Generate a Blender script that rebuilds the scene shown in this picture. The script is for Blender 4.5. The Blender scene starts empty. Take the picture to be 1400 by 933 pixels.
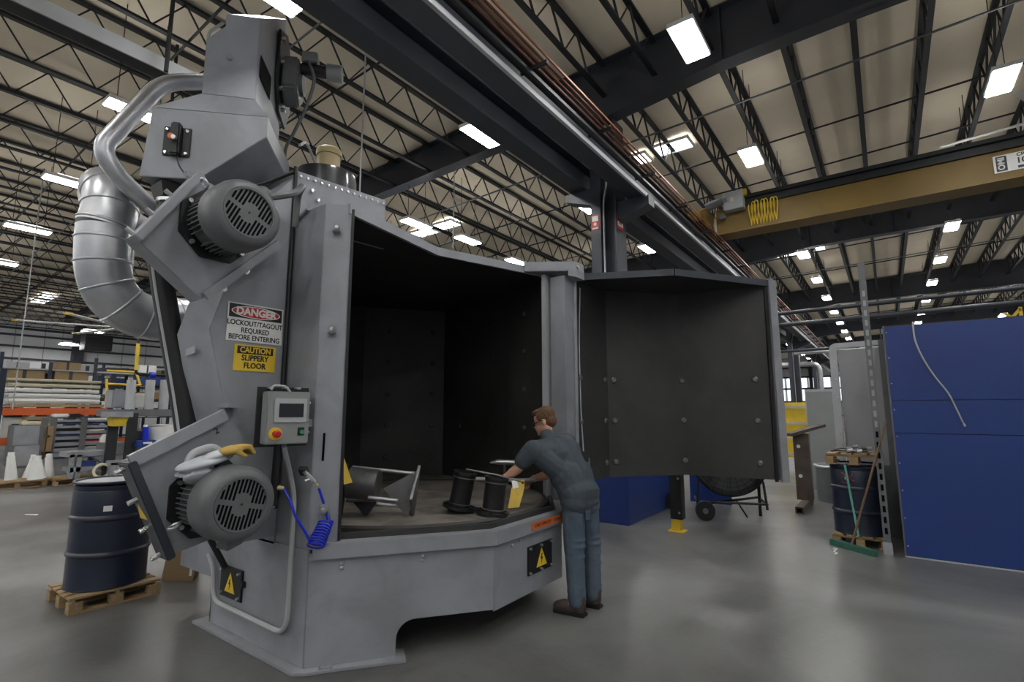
import bpy, bmesh, math, random
from mathutils import Vector, Matrix
random.seed(7)
scene = bpy.context.scene
col = scene.collection

# ------------------------------------------------------------ camera, world, exposure
CAM_Z, PITCH, YAW, FPX = 1.6, math.atan((563 - 466.5) / 700.0), math.radians(36), 700.0
cam = bpy.data.cameras.new('camera'); cam.lens = 18.0; cam.sensor_width = 36.0; cam.clip_end = 300
camo = bpy.data.objects.new('camera', cam); col.objects.link(camo)
camo.location = (0, 0, CAM_Z); camo.rotation_euler = (math.pi / 2 + PITCH, 0, YAW)
scene.camera = camo
world = bpy.data.worlds.new('world'); scene.world = world; world.use_nodes = True
world.node_tree.nodes['Background'].inputs[0].default_value = (0.93, 0.96, 1.0, 1)
world.node_tree.nodes['Background'].inputs[1].default_value = 0.26
LAMP_STRENGTH = 52.0
ADDED_UPLIGHT_STRENGTH = 14.0  # extra glow from the lamp tops, added to lift the roof deck
scene.view_settings.view_transform = 'Standard'
scene.view_settings.look = 'None'
scene.view_settings.exposure = 0.38
scene.view_settings.gamma = 1.0
scene.view_settings.use_curve_mapping = False

# ------------------------------------------------------------ measuring: where a sight line meets a known plane of the hall
_fw = Vector((-math.sin(YAW) * math.cos(PITCH), math.cos(YAW) * math.cos(PITCH), math.sin(PITCH)))
_rt = Vector((math.cos(YAW), math.sin(YAW), 0)); _up = _rt.cross(_fw); _eye = Vector((0, 0, CAM_Z))
def _ray(x, y): return _fw + _rt * ((x - 700) / FPX) - _up * ((y - 466.5) / FPX)
def on_x(x, y, X): d = _ray(x, y); return _eye + d * (X / d.x)
def on_y(x, y, Y): d = _ray(x, y); return _eye + d * (Y / d.y)
def on_z(x, y, Z): d = _ray(x, y); return _eye + d * ((Z - CAM_Z) / d.z)
def on_plane(x, y, p, n):
    d = _ray(x, y); n = Vector(n); return _eye + d * ((Vector(p) - _eye).dot(n) / d.dot(n))

# ------------------------------------------------------------ materials
def mat(name, c, rough=0.5, metal=0.0, var=0.12, scale=3.0, bump=0.0, bscale=60.0, spec=0.5, dirt=None, dirt_amt=0.0, dscale=1.5, emit=0.0, coat=0.0, stretch=None, alpha=1.0):
    m = bpy.data.materials.new(name); m.use_nodes = True
    nt = m.node_tree; b = nt.nodes['Principled BSDF']; L = nt.links
    b.inputs['Roughness'].default_value = rough; b.inputs['Metallic'].default_value = metal
    b.inputs['Specular IOR Level'].default_value = spec; b.inputs['Coat Weight'].default_value = coat
    b.inputs['Alpha'].default_value = alpha
    tc = nt.nodes.new('ShaderNodeTexCoord'); co = tc.outputs['Object']
    if stretch:
        mp = nt.nodes.new('ShaderNodeMapping'); mp.inputs['Scale'].default_value = stretch; L.new(co, mp.inputs[0]); co = mp.outputs[0]
    n = nt.nodes.new('ShaderNodeTexNoise'); n.inputs['Scale'].default_value = scale; n.inputs['Detail'].default_value = 6; L.new(co, n.inputs['Vector'])
    r = nt.nodes.new('ShaderNodeMapRange'); r.inputs[1].default_value = .25; r.inputs[2].default_value = .75
    r.inputs[3].default_value = 1 - var; r.inputs[4].default_value = 1 + var; L.new(n.outputs['Fac'], r.inputs[0])
    mx = nt.nodes.new('ShaderNodeMix'); mx.data_type = 'RGBA'; mx.blend_type = 'MULTIPLY'; mx.inputs[0].default_value = 1
    mx.inputs[6].default_value = (*c, 1); L.new(r.outputs[0], mx.inputs[7]); out = mx.outputs[2]
    if dirt:
        n2 = nt.nodes.new('ShaderNodeTexNoise'); n2.inputs['Scale'].default_value = dscale; n2.inputs['Detail'].default_value = 8; n2.inputs['Roughness'].default_value = .6; n2.inputs['Distortion'].default_value = .6; L.new(co, n2.inputs['Vector'])
        cr = nt.nodes.new('ShaderNodeMapRange'); cr.interpolation_type = 'SMOOTHSTEP'; cr.inputs[1].default_value = .36; cr.inputs[2].default_value = .72; cr.inputs[3].default_value = 0; cr.inputs[4].default_value = dirt_amt
        L.new(n2.outputs['Fac'], cr.inputs[0])
        m2 = nt.nodes.new('ShaderNodeMix'); m2.data_type = 'RGBA'; L.new(cr.outputs[0], m2.inputs[0]); L.new(out, m2.inputs[6]); m2.inputs[7].default_value = (*dirt, 1); out = m2.outputs[2]
    L.new(out, b.inputs['Base Color'])
    rr = nt.nodes.new('ShaderNodeMapRange'); rr.inputs[3].default_value = max(0.02, rough - .05); rr.inputs[4].default_value = min(1, rough + .05); L.new(n.outputs['Fac'], rr.inputs[0]); L.new(rr.outputs[0], b.inputs['Roughness'])
    if bump:
        n3 = nt.nodes.new('ShaderNodeTexNoise'); n3.inputs['Scale'].default_value = bscale; n3.inputs['Detail'].default_value = 4; L.new(co, n3.inputs['Vector'])
        bp = nt.nodes.new('ShaderNodeBump'); bp.inputs['Strength'].default_value = bump; bp.inputs['Distance'].default_value = .02; L.new(n3.outputs['Fac'], bp.inputs['Height']); L.new(bp.outputs[0], b.inputs['Normal'])
    if emit:
        b.inputs['Emission Color'].default_value = (*c, 1); b.inputs['Emission Strength'].default_value = emit
    return m

M = {}
M['floor'] = mat('concrete', (.175, .174, .169), .335, 0, .26, .5, .05, 25, .5, (.040, .039, .038), .9, .42)
M['deck'] = mat('roof_deck', (.72, .635, .495), .8, 0, .09, .7, .08, 6)
M['black_steel'] = mat('dark_primed_steel', (.011, .012, .014), .55, .0, .25, 4)
M['slate_steel'] = mat('slate_painted_steel', (.030, .034, .045), .45, 0, .2, 2, spec=.5)
M['grey'] = mat('grey_machine_paint', (.285, .295, .322), .37, 0, .07, 2.2, .02, 180, .5, (.12, .115, .11), .35, 2.6)
M['grey_dark'] = mat('grey_motor_paint', (.12, .125, .13), .42, 0, .12, 9, .03, 120)
M['grey_light'] = mat('light_grey_enclosure', (.24, .25, .25), .4, 0, .06, 4)
M['rubber'] = mat('black_rubber_lining', (.037, .0365, .036), .5, 0, .25, 1.3, .06, 5, .35, (.07, .068, .065), .5, 1.2)
M['table'] = mat('dusty_rubber_table', (.19, .172, .15), .8, 0, .25, 3, .1, 40, .3, (.05, .045, .04), .7, 4)
M['black'] = mat('black_paint', (.010, .010, .011), .45, 0, .2, 6)
M['blackhole'] = mat('black_opening', (.003, .003, .003), .9, 0, .1, 6, spec=.1)
M['galv'] = mat('galvanised_steel', (.52, .53, .55), .37, .85, .14, 7, .02, 20)
M['zinc'] = mat('zinc_bolt', (.62, .62, .62), .28, .9, .1, 20)
M['bare'] = mat('blasted_steel', (.20, .20, .20), .38, .8, .2, 12, .03, 90)
M['white'] = mat('white_paint', (.72, .72, .70), .5, 0, .05, 4)
M['wall'] = mat('white_wall_cladding', (.88, .89, .91), .6, 0, .07, 1.2)
M['yellow'] = mat('safety_yellow', (.72, .50, .03), .5, 0, .1, 5)
M['tagyellow'] = mat('yellow_tag_card', (.68, .47, .07), .6, 0, .12, 14)
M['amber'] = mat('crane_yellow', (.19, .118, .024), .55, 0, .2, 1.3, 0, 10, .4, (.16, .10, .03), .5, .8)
M['red'] = mat('sign_red', (.52, .02, .02), .4, 0, .03, 4)
M['orange'] = mat('rack_orange', (.52, .10, .02), .5, 0, .1, 4)
M['blue'] = mat('royal_blue_panel', (.014, .040, .185), .38, 0, .10, 1.6, .02, 14, .5)
M['navy'] = mat('navy_drum_paint', (.012, .017, .036), .38, 0, .15, 4, spec=.5)
M['bluehose'] = mat('blue_hose', (.01, .03, .55), .3, 0, .05, 9)
M['wood'] = mat('pallet_wood', (.36, .25, .135), .8, 0, .25, 5, .1, 40, .3, (.16, .11, .06), .5, 5, stretch=(1, 6, 6))
M['card'] = mat('cardboard', (.27, .185, .10), .85, 0, .1, 4)
M['cream'] = mat('cream_wrapped_sheet', (.74, .68, .50), .45, 0, .12, 6, .1, 9)
M['beige'] = mat('beige_cap', (.55, .45, .24), .5, 0, .05, 6)
M['paper'] = mat('white_paper', (.75, .75, .73), .7, 0, .03, 5)
M['copper'] = mat('copper_bar', (.22, .075, .035), .45, .4, .2, 4)
M['teal'] = mat('pale_green_handle', (.12, .40, .31), .5, 0, .08, 6)
M['green'] = mat('broom_green', (.035, .13, .095), .9, 0, .3, 60, .4, 140)
M['brownwood'] = mat('brown_handle', (.16, .10, .055), .6, 0, .2, 9)
M['fabric'] = mat('grey_curtain', (.30, .30, .315), .7, 0, .08, 2, .06, 7)
M['ltgrey'] = mat('pale_grey_paint', (.40, .41, .42), .5, 0, .08, 4)
M['skin'] = mat('skin', (.56, .30, .205), .55, 0, .08, 30)
M['hair'] = mat('brown_hair', (.115, .058, .026), .75, 0, .35, 60, .5, 90)
M['tee'] = mat('slate_tee_shirt', (.066, .080, .096), .9, 0, .10, 8, .12, 16, .2)
M['denim'] = mat('worn_denim', (.070, .098, .135), .9, 0, .22, 9, .16, 18, .2, (.14, .165, .185), .45, 5)
M['boot'] = mat('brown_boot_leather', (.05, .035, .026), .7, 0, .2, 14, .1, 40)
M['leather'] = mat('grey_glove_leather', (.47, .49, .52), .8, 0, .10, 12, .1, 30)
M['suede'] = mat('tan_glove_suede', (.44, .29, .075), .9, 0, .2, 18, .1, 50)
M['screen'] = mat('dark_display', (.012, .014, .018), .12, 0, .05, 4)
M['orangelabel'] = mat('orange_label', (.62, .14, .03), .5, 0, .05, 4)
M['lamp'] = mat('lamp_diffuser', (1, 1, .98), .5, 0, 0, 1, emit=LAMP_STRENGTH)
M['added_uplight'] = mat('added_lamp_uplight', (1, .99, .96), .5, 0, 0, 1, emit=ADDED_UPLIGHT_STRENGTH)
M['sky_pane'] = mat('skylight_pane', (.95, .98, 1), .5, 0, 0, 1, emit=7.0)
M['window_pane'] = mat('daylit_window_pane', (.86, .93, 1), .4, 0, .05, 1, emit=1.3)
M['rusty'] = mat('mill_scale_steel', (.085, .070, .060), .6, .2, .3, 5, .05, 30, .4, (.17, .12, .08), .5, 3)
M['gloss_black'] = mat('glossy_black_enamel', (.012, .013, .017), .34, 0, .1, 4, coat=.6)
M['greenbtn'] = mat('green_button', (.03, .30, .11), .4, 0, 0, 4)

# ------------------------------------------------------------ mesh building
class MB:
    def __init__(s): s.v = []; s.f = []
    def add(s, vs, fs):
        k = len(s.v); s.v += [tuple(p) for p in vs]; s.f += [tuple(i + k for i in f) for f in fs]; return s
    def box(s, a, b, mtx=None):
        x0, y0, z0 = a; x1, y1, z1 = b
        vs = [(x0, y0, z0), (x1, y0, z0), (x1, y1, z0), (x0, y1, z0), (x0, y0, z1), (x1, y0, z1), (x1, y1, z1), (x0, y1, z1)]
        if mtx is not None: vs = [mtx @ Vector(p) for p in vs]
        return s.add(vs, [(0, 3, 2, 1), (4, 5, 6, 7), (0, 1, 5, 4), (1, 2, 6, 5), (2, 3, 7, 6), (3, 0, 4, 7)])
    def cbox(s, c, size, mtx=None):
        h = [q / 2 for q in size]
        m = Matrix.Translation(Vector(c)) @ (mtx if mtx is not None else Matrix.Identity(4))
        return s.box([-q for q in h], h, m)
    def beam(s, p0, p1, w, h, up=(0, 0, 1)):
        p0, p1 = Vector(p0), Vector(p1); d = (p1 - p0).normalized(); u = Vector(up)
        if abs(d.dot(u)) > .99: u = Vector((0, 1, 0))
        sd = d.cross(u).normalized(); u = sd.cross(d)
        vs = [p + sd * (i * w / 2) + u * (j * h / 2) for p in (p0, p1) for i, j in ((-1, -1), (1, -1), (1, 1), (-1, 1))]
        return s.add(vs, [(0, 1, 2, 3), (7, 6, 5, 4), (0, 4, 5, 1), (1, 5, 6, 2), (2, 6, 7, 3), (3, 7, 4, 0)])
    def prism(s, pts, off):
        pts = [Vector(p) for p in pts]; off = Vector(off); n = len(pts)
        return s.add(pts + [p + off for p in pts], [tuple(range(n))[::-1], tuple(range(n, 2 * n))] + [(i, (i + 1) % n, n + (i + 1) % n, n + i) for i in range(n)])
    def loft(s, a, b, caps=True):
        n = len(a)
        return s.add(list(a) + list(b), ([tuple(range(n))[::-1], tuple(range(n, 2 * n))] if caps else []) + [(i, (i + 1) % n, n + (i + 1) % n, n + i) for i in range(n)])
    def rings(s, rs, closed=False, caps=True):
        k = len(s.v); n = len(rs[0])
        for r in rs: s.v += [tuple(p) for p in r]
        m = len(rs)
        for j in range(m if closed else m - 1):
            a, b = k + j * n, k + ((j + 1) % m) * n
            for i in range(n): s.f.append((a + i, a + (i + 1) % n, b + (i + 1) % n, b + i))
        if caps and not closed: s.f.append(tuple(range(k, k + n))[::-1]); s.f.append(tuple(range(k + (m - 1) * n, k + m * n)))
        return s
    def cyl(s, p0, p1, r0, r1=None, n=16, caps=True):
        return s.tube([p0, p1], [r0, r0 if r1 is None else r1], n, caps)
    def tube(s, path, r, n=10, caps=True, closed=False):
        P = [Vector(p) for p in path]; m = len(P); R = r if isinstance(r, (list, tuple)) else [r] * m
        T = []
        for i in range(m):
            a = P[(i - 1) % m] if (closed or i > 0) else P[i]; b = P[(i + 1) % m] if (closed or i < m - 1) else P[i]
            T.append((b - a).normalized())
        u = T[0].orthogonal().normalized(); rs = []
        for i in range(m):
            u = (u - T[i] * u.dot(T[i]))
            u = u.normalized() if u.length > 1e-6 else T[i].orthogonal().normalized()
            w = T[i].cross(u)
            rs.append([P[i] + (u * math.cos(2 * math.pi * k / n) + w * math.sin(2 * math.pi * k / n)) * R[i] for k in range(n)])
        return s.rings(rs, closed, caps)
    def lathe(s, c, axis, prof, n=24, caps=True):
        c = Vector(c); a = Vector(axis).normalized(); u = a.orthogonal().normalized(); w = a.cross(u)
        return s.rings([[c + a * h + (u * math.cos(2 * math.pi * k / n) + w * math.sin(2 * math.pi * k / n)) * r for k in range(n)] for r, h in prof], False, caps)
    def ell(s, c, r, mtx=None, nu=14, nv=9):
        c = Vector(c); mtx = mtx or Matrix.Identity(3); rs = []
        for j in range(nv):
            t = math.pi * (j + .02 if j == 0 else (j - .02 if j == nv - 1 else j)) / (nv - 1)
            rs.append([c + mtx @ Vector((r[0] * math.sin(t) * math.cos(2 * math.pi * k / nu), r[1] * math.sin(t) * math.sin(2 * math.pi * k / nu), -r[2] * math.cos(t))) for k in range(nu)])
        return s.rings(rs)
    def caps(s, p0, p1, r0, r1, n=12):
        p0, p1 = Vector(p0), Vector(p1); d = (p1 - p0).normalized(); path = []; R = []
        for t in (-.98, -.8, -.45): path.append(p0 + d * r0 * t); R.append(r0 * math.sqrt(1 - t * t))
        path += [p0, p1]; R += [r0, r1]
        for t in (.45, .8, .98): path.append(p1 + d * r1 * t); R.append(r1 * math.sqrt(1 - t * t))
        return s.tube(path, R, n)
    def mesh(s, name, m, bevel=0, smooth=35):
        me = bpy.data.meshes.new(name); me.from_pydata(s.v, [], s.f)
        bm = bmesh.new(); bm.from_mesh(me); bmesh.ops.recalc_face_normals(bm, faces=bm.faces)
        if bevel:
            es = [e for e in bm.edges if len(e.link_faces) == 2 and e.calc_face_angle(0) > .5]
            bmesh.ops.bevel(bm, geom=es, offset=bevel, segments=2, affect='EDGES', clamp_overlap=True)
        bm.to_mesh(me); bm.free()
        if m is not None: me.materials.append(m)
        if smooth:
            for p in me.polygons: p.use_smooth = True
            me.set_sharp_from_angle(angle=math.radians(smooth))
        return me
    def build(s, name, m, parent=None, bevel=0, smooth=35, local=False):
        return link(name, s.mesh(name, M[m] if isinstance(m, str) else m, bevel, smooth), parent, local)

def link(name, me, parent=None, local=False):
    o = bpy.data.objects.new(name, me); col.objects.link(o)
    if parent is not None:
        o.parent = parent
        if not local and parent.parent is None: o.matrix_parent_inverse = parent.matrix_basis.inverted()
    return o
def tag(o, label, cat=None, group=None, kind=None):
    if label: o['label'] = label
    if cat: o['category'] = cat
    if group: o['group'] = group
    if kind: o['kind'] = kind
    return o
def thing(name, label, cat, loc=(0, 0, 0), rz=0, group=None, kind=None):
    o = bpy.data.objects.new(name, None); col.objects.link(o); o.empty_display_size = .1
    o.location = loc; o.rotation_euler = (0, 0, rz)
    o.matrix_basis = Matrix.Translation(Vector(loc)) @ Matrix.Rotation(rz, 4, 'Z')
    return tag(o, label, cat, group, kind)
def structure(o): o['kind'] = 'structure'; return o
def copy_tree(o, parent=None):
    c = o.copy(); col.objects.link(c); c.parent = parent
    for ch in list(o.children): copy_tree(ch, c)
    return c
def bend(path, r, n=6):
    P = [Vector(p) for p in path]; out = [P[0]]
    for i in range(1, len(P) - 1):
        a, b, c = P[i - 1], P[i], P[i + 1]; d0 = (a - b); d1 = (c - b); rr = min(r, d0.length * .48, d1.length * .48)
        s, e = b + d0.normalized() * rr, b + d1.normalized() * rr
        for k in range(n + 1):
            t = k / n; out.append(s * (1 - t) ** 2 + b * 2 * t * (1 - t) + e * t * t)
    out.append(P[-1]); return out
def spline(path, n=8):
    P = [Vector(p) for p in path]; P = [P[0] * 2 - P[1]] + P + [P[-1] * 2 - P[-2]]; out = []
    for i in range(1, len(P) - 2):
        for k in range(n):
            t = k / n; a, b, c, d = P[i - 1:i + 3]
            out.append(.5 * ((2 * b) + (c - a) * t + (2 * a - 5 * b + 4 * c - d) * t * t + (3 * b - a - 3 * c + d) * t ** 3))
    out.append(P[-2]); return out
def frame(o, x, y):
    x = Vector(x).normalized(); y = Vector(y); z = x.cross(y).normalized(); y = z.cross(x)
    m = Matrix((x, y, z)).transposed().to_4x4(); m.translation = Vector(o); return m
def text(name, s, size, fr, m, parent, bold=0.0, align='CENTER', depth=.001, sx=1.0, label=None):
    cu = bpy.data.curves.new(name, 'FONT'); cu.body = s; cu.size = size; cu.align_x = align; cu.align_y = 'CENTER'; cu.extrude = depth; cu.offset = bold; cu.resolution_u = 3
    ob = bpy.data.objects.new(name, cu); col.objects.link(ob)
    bpy.context.view_layer.update()
    me = bpy.data.meshes.new_from_object(ob.evaluated_get(bpy.context.evaluated_depsgraph_get()))
    bpy.data.objects.remove(ob)
    me.transform(fr @ Matrix.Diagonal((sx, 1, 1, 1))); me.materials.clear(); me.materials.append(M[m])
    o = link(name, me, parent)
    if label: o['label'] = label
    return o
def remeshed(mb, name, m, parent, voxel=.01, smooth=6, fac=.5):
    me = mb.mesh(name + '_raw', None, 0, 0)
    ob = bpy.data.objects.new(name, me); col.objects.link(ob)
    r = ob.modifiers.new('r', 'REMESH'); r.mode = 'VOXEL'; r.voxel_size = voxel; r.use_smooth_shade = True
    sm = ob.modifiers.new('s', 'SMOOTH'); sm.iterations = smooth; sm.factor = fac
    bpy.context.view_layer.update()
    me2 = bpy.data.meshes.new_from_object(ob.evaluated_get(bpy.context.evaluated_depsgraph_get()))
    bpy.data.objects.remove(ob); bpy.data.meshes.remove(me)
    me2.name = name; me2.materials.clear(); me2.materials.append(M[m])
    for p in me2.polygons: p.use_smooth = True
    return link(name, me2, parent)

# ============================================================ THE HALL
DECK0, SLOPE = 7.55, .04
def deck_z(x): return DECK0 + SLOPE * min(x, 8 - x if x > 4 else x)
XL, XR, YB, YF = -34.0, 14.0, -9.0, 62.0
m = MB().box((XL - .3, YB, -.2), (XR, YF + .3, 0)); structure(m.build('floor', 'floor', smooth=0))
m = MB()
for x0, x1 in ((XL, 4), (4, XR)):
    m.prism([(x0, YB, deck_z(x0)), (x1, YB, deck_z(x1)), (x1, YB, deck_z(x1) + .15), (x0, YB, deck_z(x0) + .15)], (0, YF - YB, 0))
ceiling = structure(m.build('ceiling', 'deck', smooth=0))
# left side wall: cladding sheets with girts and a base course
wl = structure(MB().box((XL - .2, YB, 0), (XL, YF, deck_z(XL))).build('wall_left', 'wall', smooth=0))
for k in range(24):
    y = -2 + k * 1.1
    MB().box((XL, y, 0), (XL + .03, y + .03, 5.9)).build('cladding_seam', 'ltgrey', wl)
for z in (1.6, 2.9, 4.15, 4.75, 5.3, 5.62):
    MB().box((XL, -4, z - .045), (XL + .16, 30, z + .045)).build('girt', 'slate_steel', wl)
for y in (-1, 8.1, 17.4):
    MB().box((XL + .05, y - .2, 0), (XL + .55, y + .2, 6.0)).build('wall_column', 'slate_steel', wl)
wf = structure(MB().box((XL, YF, 0), (XR, YF + .2, 7.6)).build('wall_far', 'wall', smooth=0))
for z in (1.2, 2.6, 4.0, 5.2, 6.2):
    MB().box((-20, YF - .18, z - .08), (XR, YF, z + .08)).build('girt', 'slate_steel', wf)
for k in range(9):
    x = -19 + k * 3.2
    MB().box((x - .16, YF - .4, 0), (x + .16, YF, 7.3)).build('wall_column', 'slate_steel', wf)
for k in range(7):                                           # daylit panels of the far wall
    x = -10.6 + k * 2.1; w = structure(thing('window_%d' % (k + 1), None, None, (x, YF, 2.7)))
    MB().box((x, YF - .05, 2.75), (x + 1.85, YF - .02, 5.1)).build('pane', 'window_pane', w, smooth=0)
    MB().box((x + .9, YF - .08, 2.72), (x + .95, YF - .04, 5.13)).build('mullion', 'slate_steel', w)
    MB().box((x, YF - .08, 3.9), (x + 1.85, YF - .04, 3.95)).build('glazing_bar', 'slate_steel', w)
# skylights: real openings' panes set just under the deck
sk = [(-4.5, 10.4, .58), (-3.75, 10.36, .78), (-29.6, 5.3, .9), (-28.4, 5.3, .9), (-2.9, 20.6, .7), (-2.05, 20.6, .7), (3.1, 20.6, .8), (4.0, 20.6, .7), (-3.0, 30.9, .8), (-2.0, 30.9, .8), (2.6, 30.9, .8), (3.6, 30.9, .8), (-11.4, 10.4, .75), (-10.5, 10.4, .75)]
for k, (x, y, w_) in enumerate(sk):
    w = structure(thing('window_%d' % (k + 8), None, None, (x, y, deck_z(x) - .05)))
    z = deck_z(x) - .035
    MB().box((x, y, z - .01), (x + w_, y + .45, z)).build('skylight_pane', 'sky_pane', w, smooth=0)
    f = MB()
    for a, b in (((x - .04, y - .04), (x + w_ + .04, y)), ((x - .04, y + .45), (x + w_ + .04, y + .49)), ((x - .04, y), (x, y + .45)), ((x + w_, y), (x + w_ + .04, y + .45))):
        f.box((a[0], a[1], z - .04), (b[0], b[1], z + .02))
    f.build('kerb', 'white', w)

# ------------------------------------------------------------ frames: girders and columns
BAY = [-3.0, 7.3, 17.6, 27.9, 38.2, 48.5]
COLX = -3.47
gl = ['tapered dark girder crossing just behind the swung-open door, nearest of the girders', 'dark roof girder behind the yellow crane bridge, second from the camera', 'third dark roof girder counted from the camera', 'fourth dark roof girder, seen far down the hall', 'farthest dark roof girder near the end wall']
for gi, Y in enumerate(BAY[1:]):
    g = thing('roof_girder', gl[gi], 'girder', (COLX, Y, 6.3), 0, 'roof girders')
    def bot(x):
        a = abs(x - COLX)
        base = 6.60 + .022 * min(x, 0) + (.0 if x > COLX else .1)
        return base - max(0, 1 - a / 1.95) * .28
    xs = [-33, -20, -12, -8, COLX - 1.95, COLX, COLX + 1.95, 0, 4, 13]
    pb = [(x, Y, bot(x)) for x in xs]; pt = [(x, Y, deck_z(x) - .03) for x in xs]
    MB().prism([Vector(p) - Vector((0, .008, 0)) for p in pb + pt[::-1]], (0, .016, 0)).build('web', 'slate_steel', g)
    f = MB(); t = MB()
    for a, b in zip(pb, pb[1:]): f.prism([(a[0], Y - .13, a[2]), (b[0], Y - .13, b[2]), (b[0], Y - .13, b[2] + .022), (a[0], Y - .13, a[2] + .022)], (0, .26, 0))
    for a, b in zip(pt, pt[1:]): t.prism([(a[0], Y - .13, a[2] - .022), (b[0], Y - .13, b[2] - .022), (b[0], Y - .13, b[2]), (a[0], Y - .13, a[2])], (0, .26, 0))
    f.build('bottom_flange', 'slate_steel', g); t.build('top_flange', 'slate_steel', g)
    for x in (COLX - 1.95, COLX + 1.95, 0.6, 5):
        MB().box((x - .008, Y - .12, bot(x) + .02), (x + .008, Y + .12, deck_z(x) - .05)).build('stiffener', 'slate_steel', g)
def column(Y, label, signs=False):
    c = thing('steel_column', label, 'column', (COLX, Y, 0), 0, 'crane columns')
    zt = 6.36
    MB().box((COLX - .24, Y - .13, 0), (COLX - .06, Y + .2, zt)).build('column_shaft', 'slate_steel', c, .004)
    MB().box((COLX - .06, Y + .03, 0), (COLX + .2, Y + .045, zt)).build('web', 'slate_steel', c)
    MB().box((COLX + .2, Y - .16, 0), (COLX + .222, Y + .22, zt)).build('flange', 'slate_steel', c)
    MB().prism([(COLX + .222, Y - .12, 4.93), (COLX + .75, Y - .12, 4.93), (COLX + .75, Y - .12, 4.78), (COLX + .222, Y - .12, 4.62)], (0, .24, 0)).build('crane_bracket', 'slate_steel', c)
    MB().prism([(COLX - .24, Y - .12, 5.28), (COLX - .72, Y - .12, 5.28), (COLX - .72, Y - .12, 5.16), (COLX - .24, Y - .12, 5.0)], (0, .24, 0)).build('crane_bracket', 'slate_steel', c)
    MB().tube(bend([(COLX - .02, Y - .1, .2), (COLX - .02, Y - .1, 5.0), (COLX + .06, Y - .14, 5.25), (COLX + .06, Y - .14, 6.3)], .1), .016, 8).build('conduit', 'ltgrey', c)
    MB().box((COLX - .3, Y - .25, 0), (COLX + .28, Y + .3, .03)).build('base_plate', 'slate_steel', c)
    if signs:
        s = MB().box((COLX - .225, Y - .136, 4.55), (COLX - .095, Y - .13, 4.80)).build('warning_sign', 'red', c); s['label'] = 'red and white notice on the column face'
        MB().box((COLX - .21, Y - .139, 4.69), (COLX - .11, Y - .136, 4.78)).build('sign_field', 'white', s)
        MB().box((COLX - .21, Y - .139, 4.56), (COLX - .11, Y - .136, 4.585)).build('sign_field', 'white', s)
        MB().cyl((COLX - .16, Y - .136, 4.645), (COLX - .16, Y - .139, 4.645), .028, n=16).build('sign_symbol', 'white', s)
        s = MB().box((COLX + .222, Y - .14, 4.50), (COLX + .228, Y + .10, 4.75)).build('warning_sign', 'red', c); s['label'] = 'red and white notice on the column side'
        MB().box((COLX + .228, Y - .12, 4.55), (COLX + .231, Y + .08, 4.70)).build('sign_field', 'white', s)
        MB().box((COLX + .231, Y - .07, 4.59), (COLX + .234, Y + .03, 4.66)).build('sign_symbol', 'red', s)
column(7.45, 'dark steel column with two red notices rising behind the open door', True)
column(17.75, 'dark steel crane column half hidden behind the swung-open door, second along the runway')
column(28.05, 'dark steel crane column far down the hall beside the crane rail')
column(38.35, 'most distant dark steel crane column under the runway')

def nth(k): return ['first', 'second', 'third', 'fourth', 'fifth', 'sixth', 'seventh', 'eighth', 'ninth', 'tenth', 'eleventh', 'twelfth', 'thirteenth', 'fourteenth', 'fifteenth', 'sixteenth', 'seventeenth', 'eighteenth', 'nineteenth', 'twentieth'][k] if k < 20 else '%dth' % (k + 1) if (k + 1) % 10 not in (1, 2, 3) else '%d%s' % (k + 1, {1: 'st', 2: 'nd', 3: 'rd'}[(k + 1) % 10])
# ------------------------------------------------------------ open-web joists, one per bay and row
L = BAY[2] - BAY[1]; NW = 13; h = .60
chord_t = MB().box((-.045, -L / 2, h - .04), (.045, L / 2, h)).mesh('top_chord', M['black_steel'])
chord_b = MB().box((-.038, -L / 2, 0), (.038, L / 2, .038)).mesh('bottom_chord', M['black_steel'])
zig = [(0, -L / 2 + .2 + (L - .4) * i / (2 * NW), .025 if i % 2 else h - .025) for i in range(2 * NW + 1)]
web_me = MB().tube(zig, .019, 5).mesh('web', M['black_steel'], smooth=0)
jl = ['black roof joist in the %s bay' % q for q in ('near', 'second', 'third', 'fourth', 'farthest')]
for b in range(5):
    for k in range(-39, 9):
        x = .05 + .86 * k if k >= -5 else -4.25 + 1.06 * (k + 5)
        if x < XL + .3: continue
        if (b == 2 and x < -22) or (b == 3 and x < -14) or (b == 4 and (x < -9 or x > 5)): continue
        j = thing('roof_joist', jl[b] + (', %s left of the crane runway' % nth(-k - 4) if k <= -4 else ', %s right of the crane runway' % nth(k + 3)), 'joist', (x, (BAY[b] + BAY[b + 1]) / 2, deck_z(x) - .03 - h), 0, 'roof joists of bay %d' % (b + 1))
        for nm, me in (('top_chord', chord_t), ('bottom_chord', chord_b), ('web', web_me)): link(nm, me, j, True)
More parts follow.
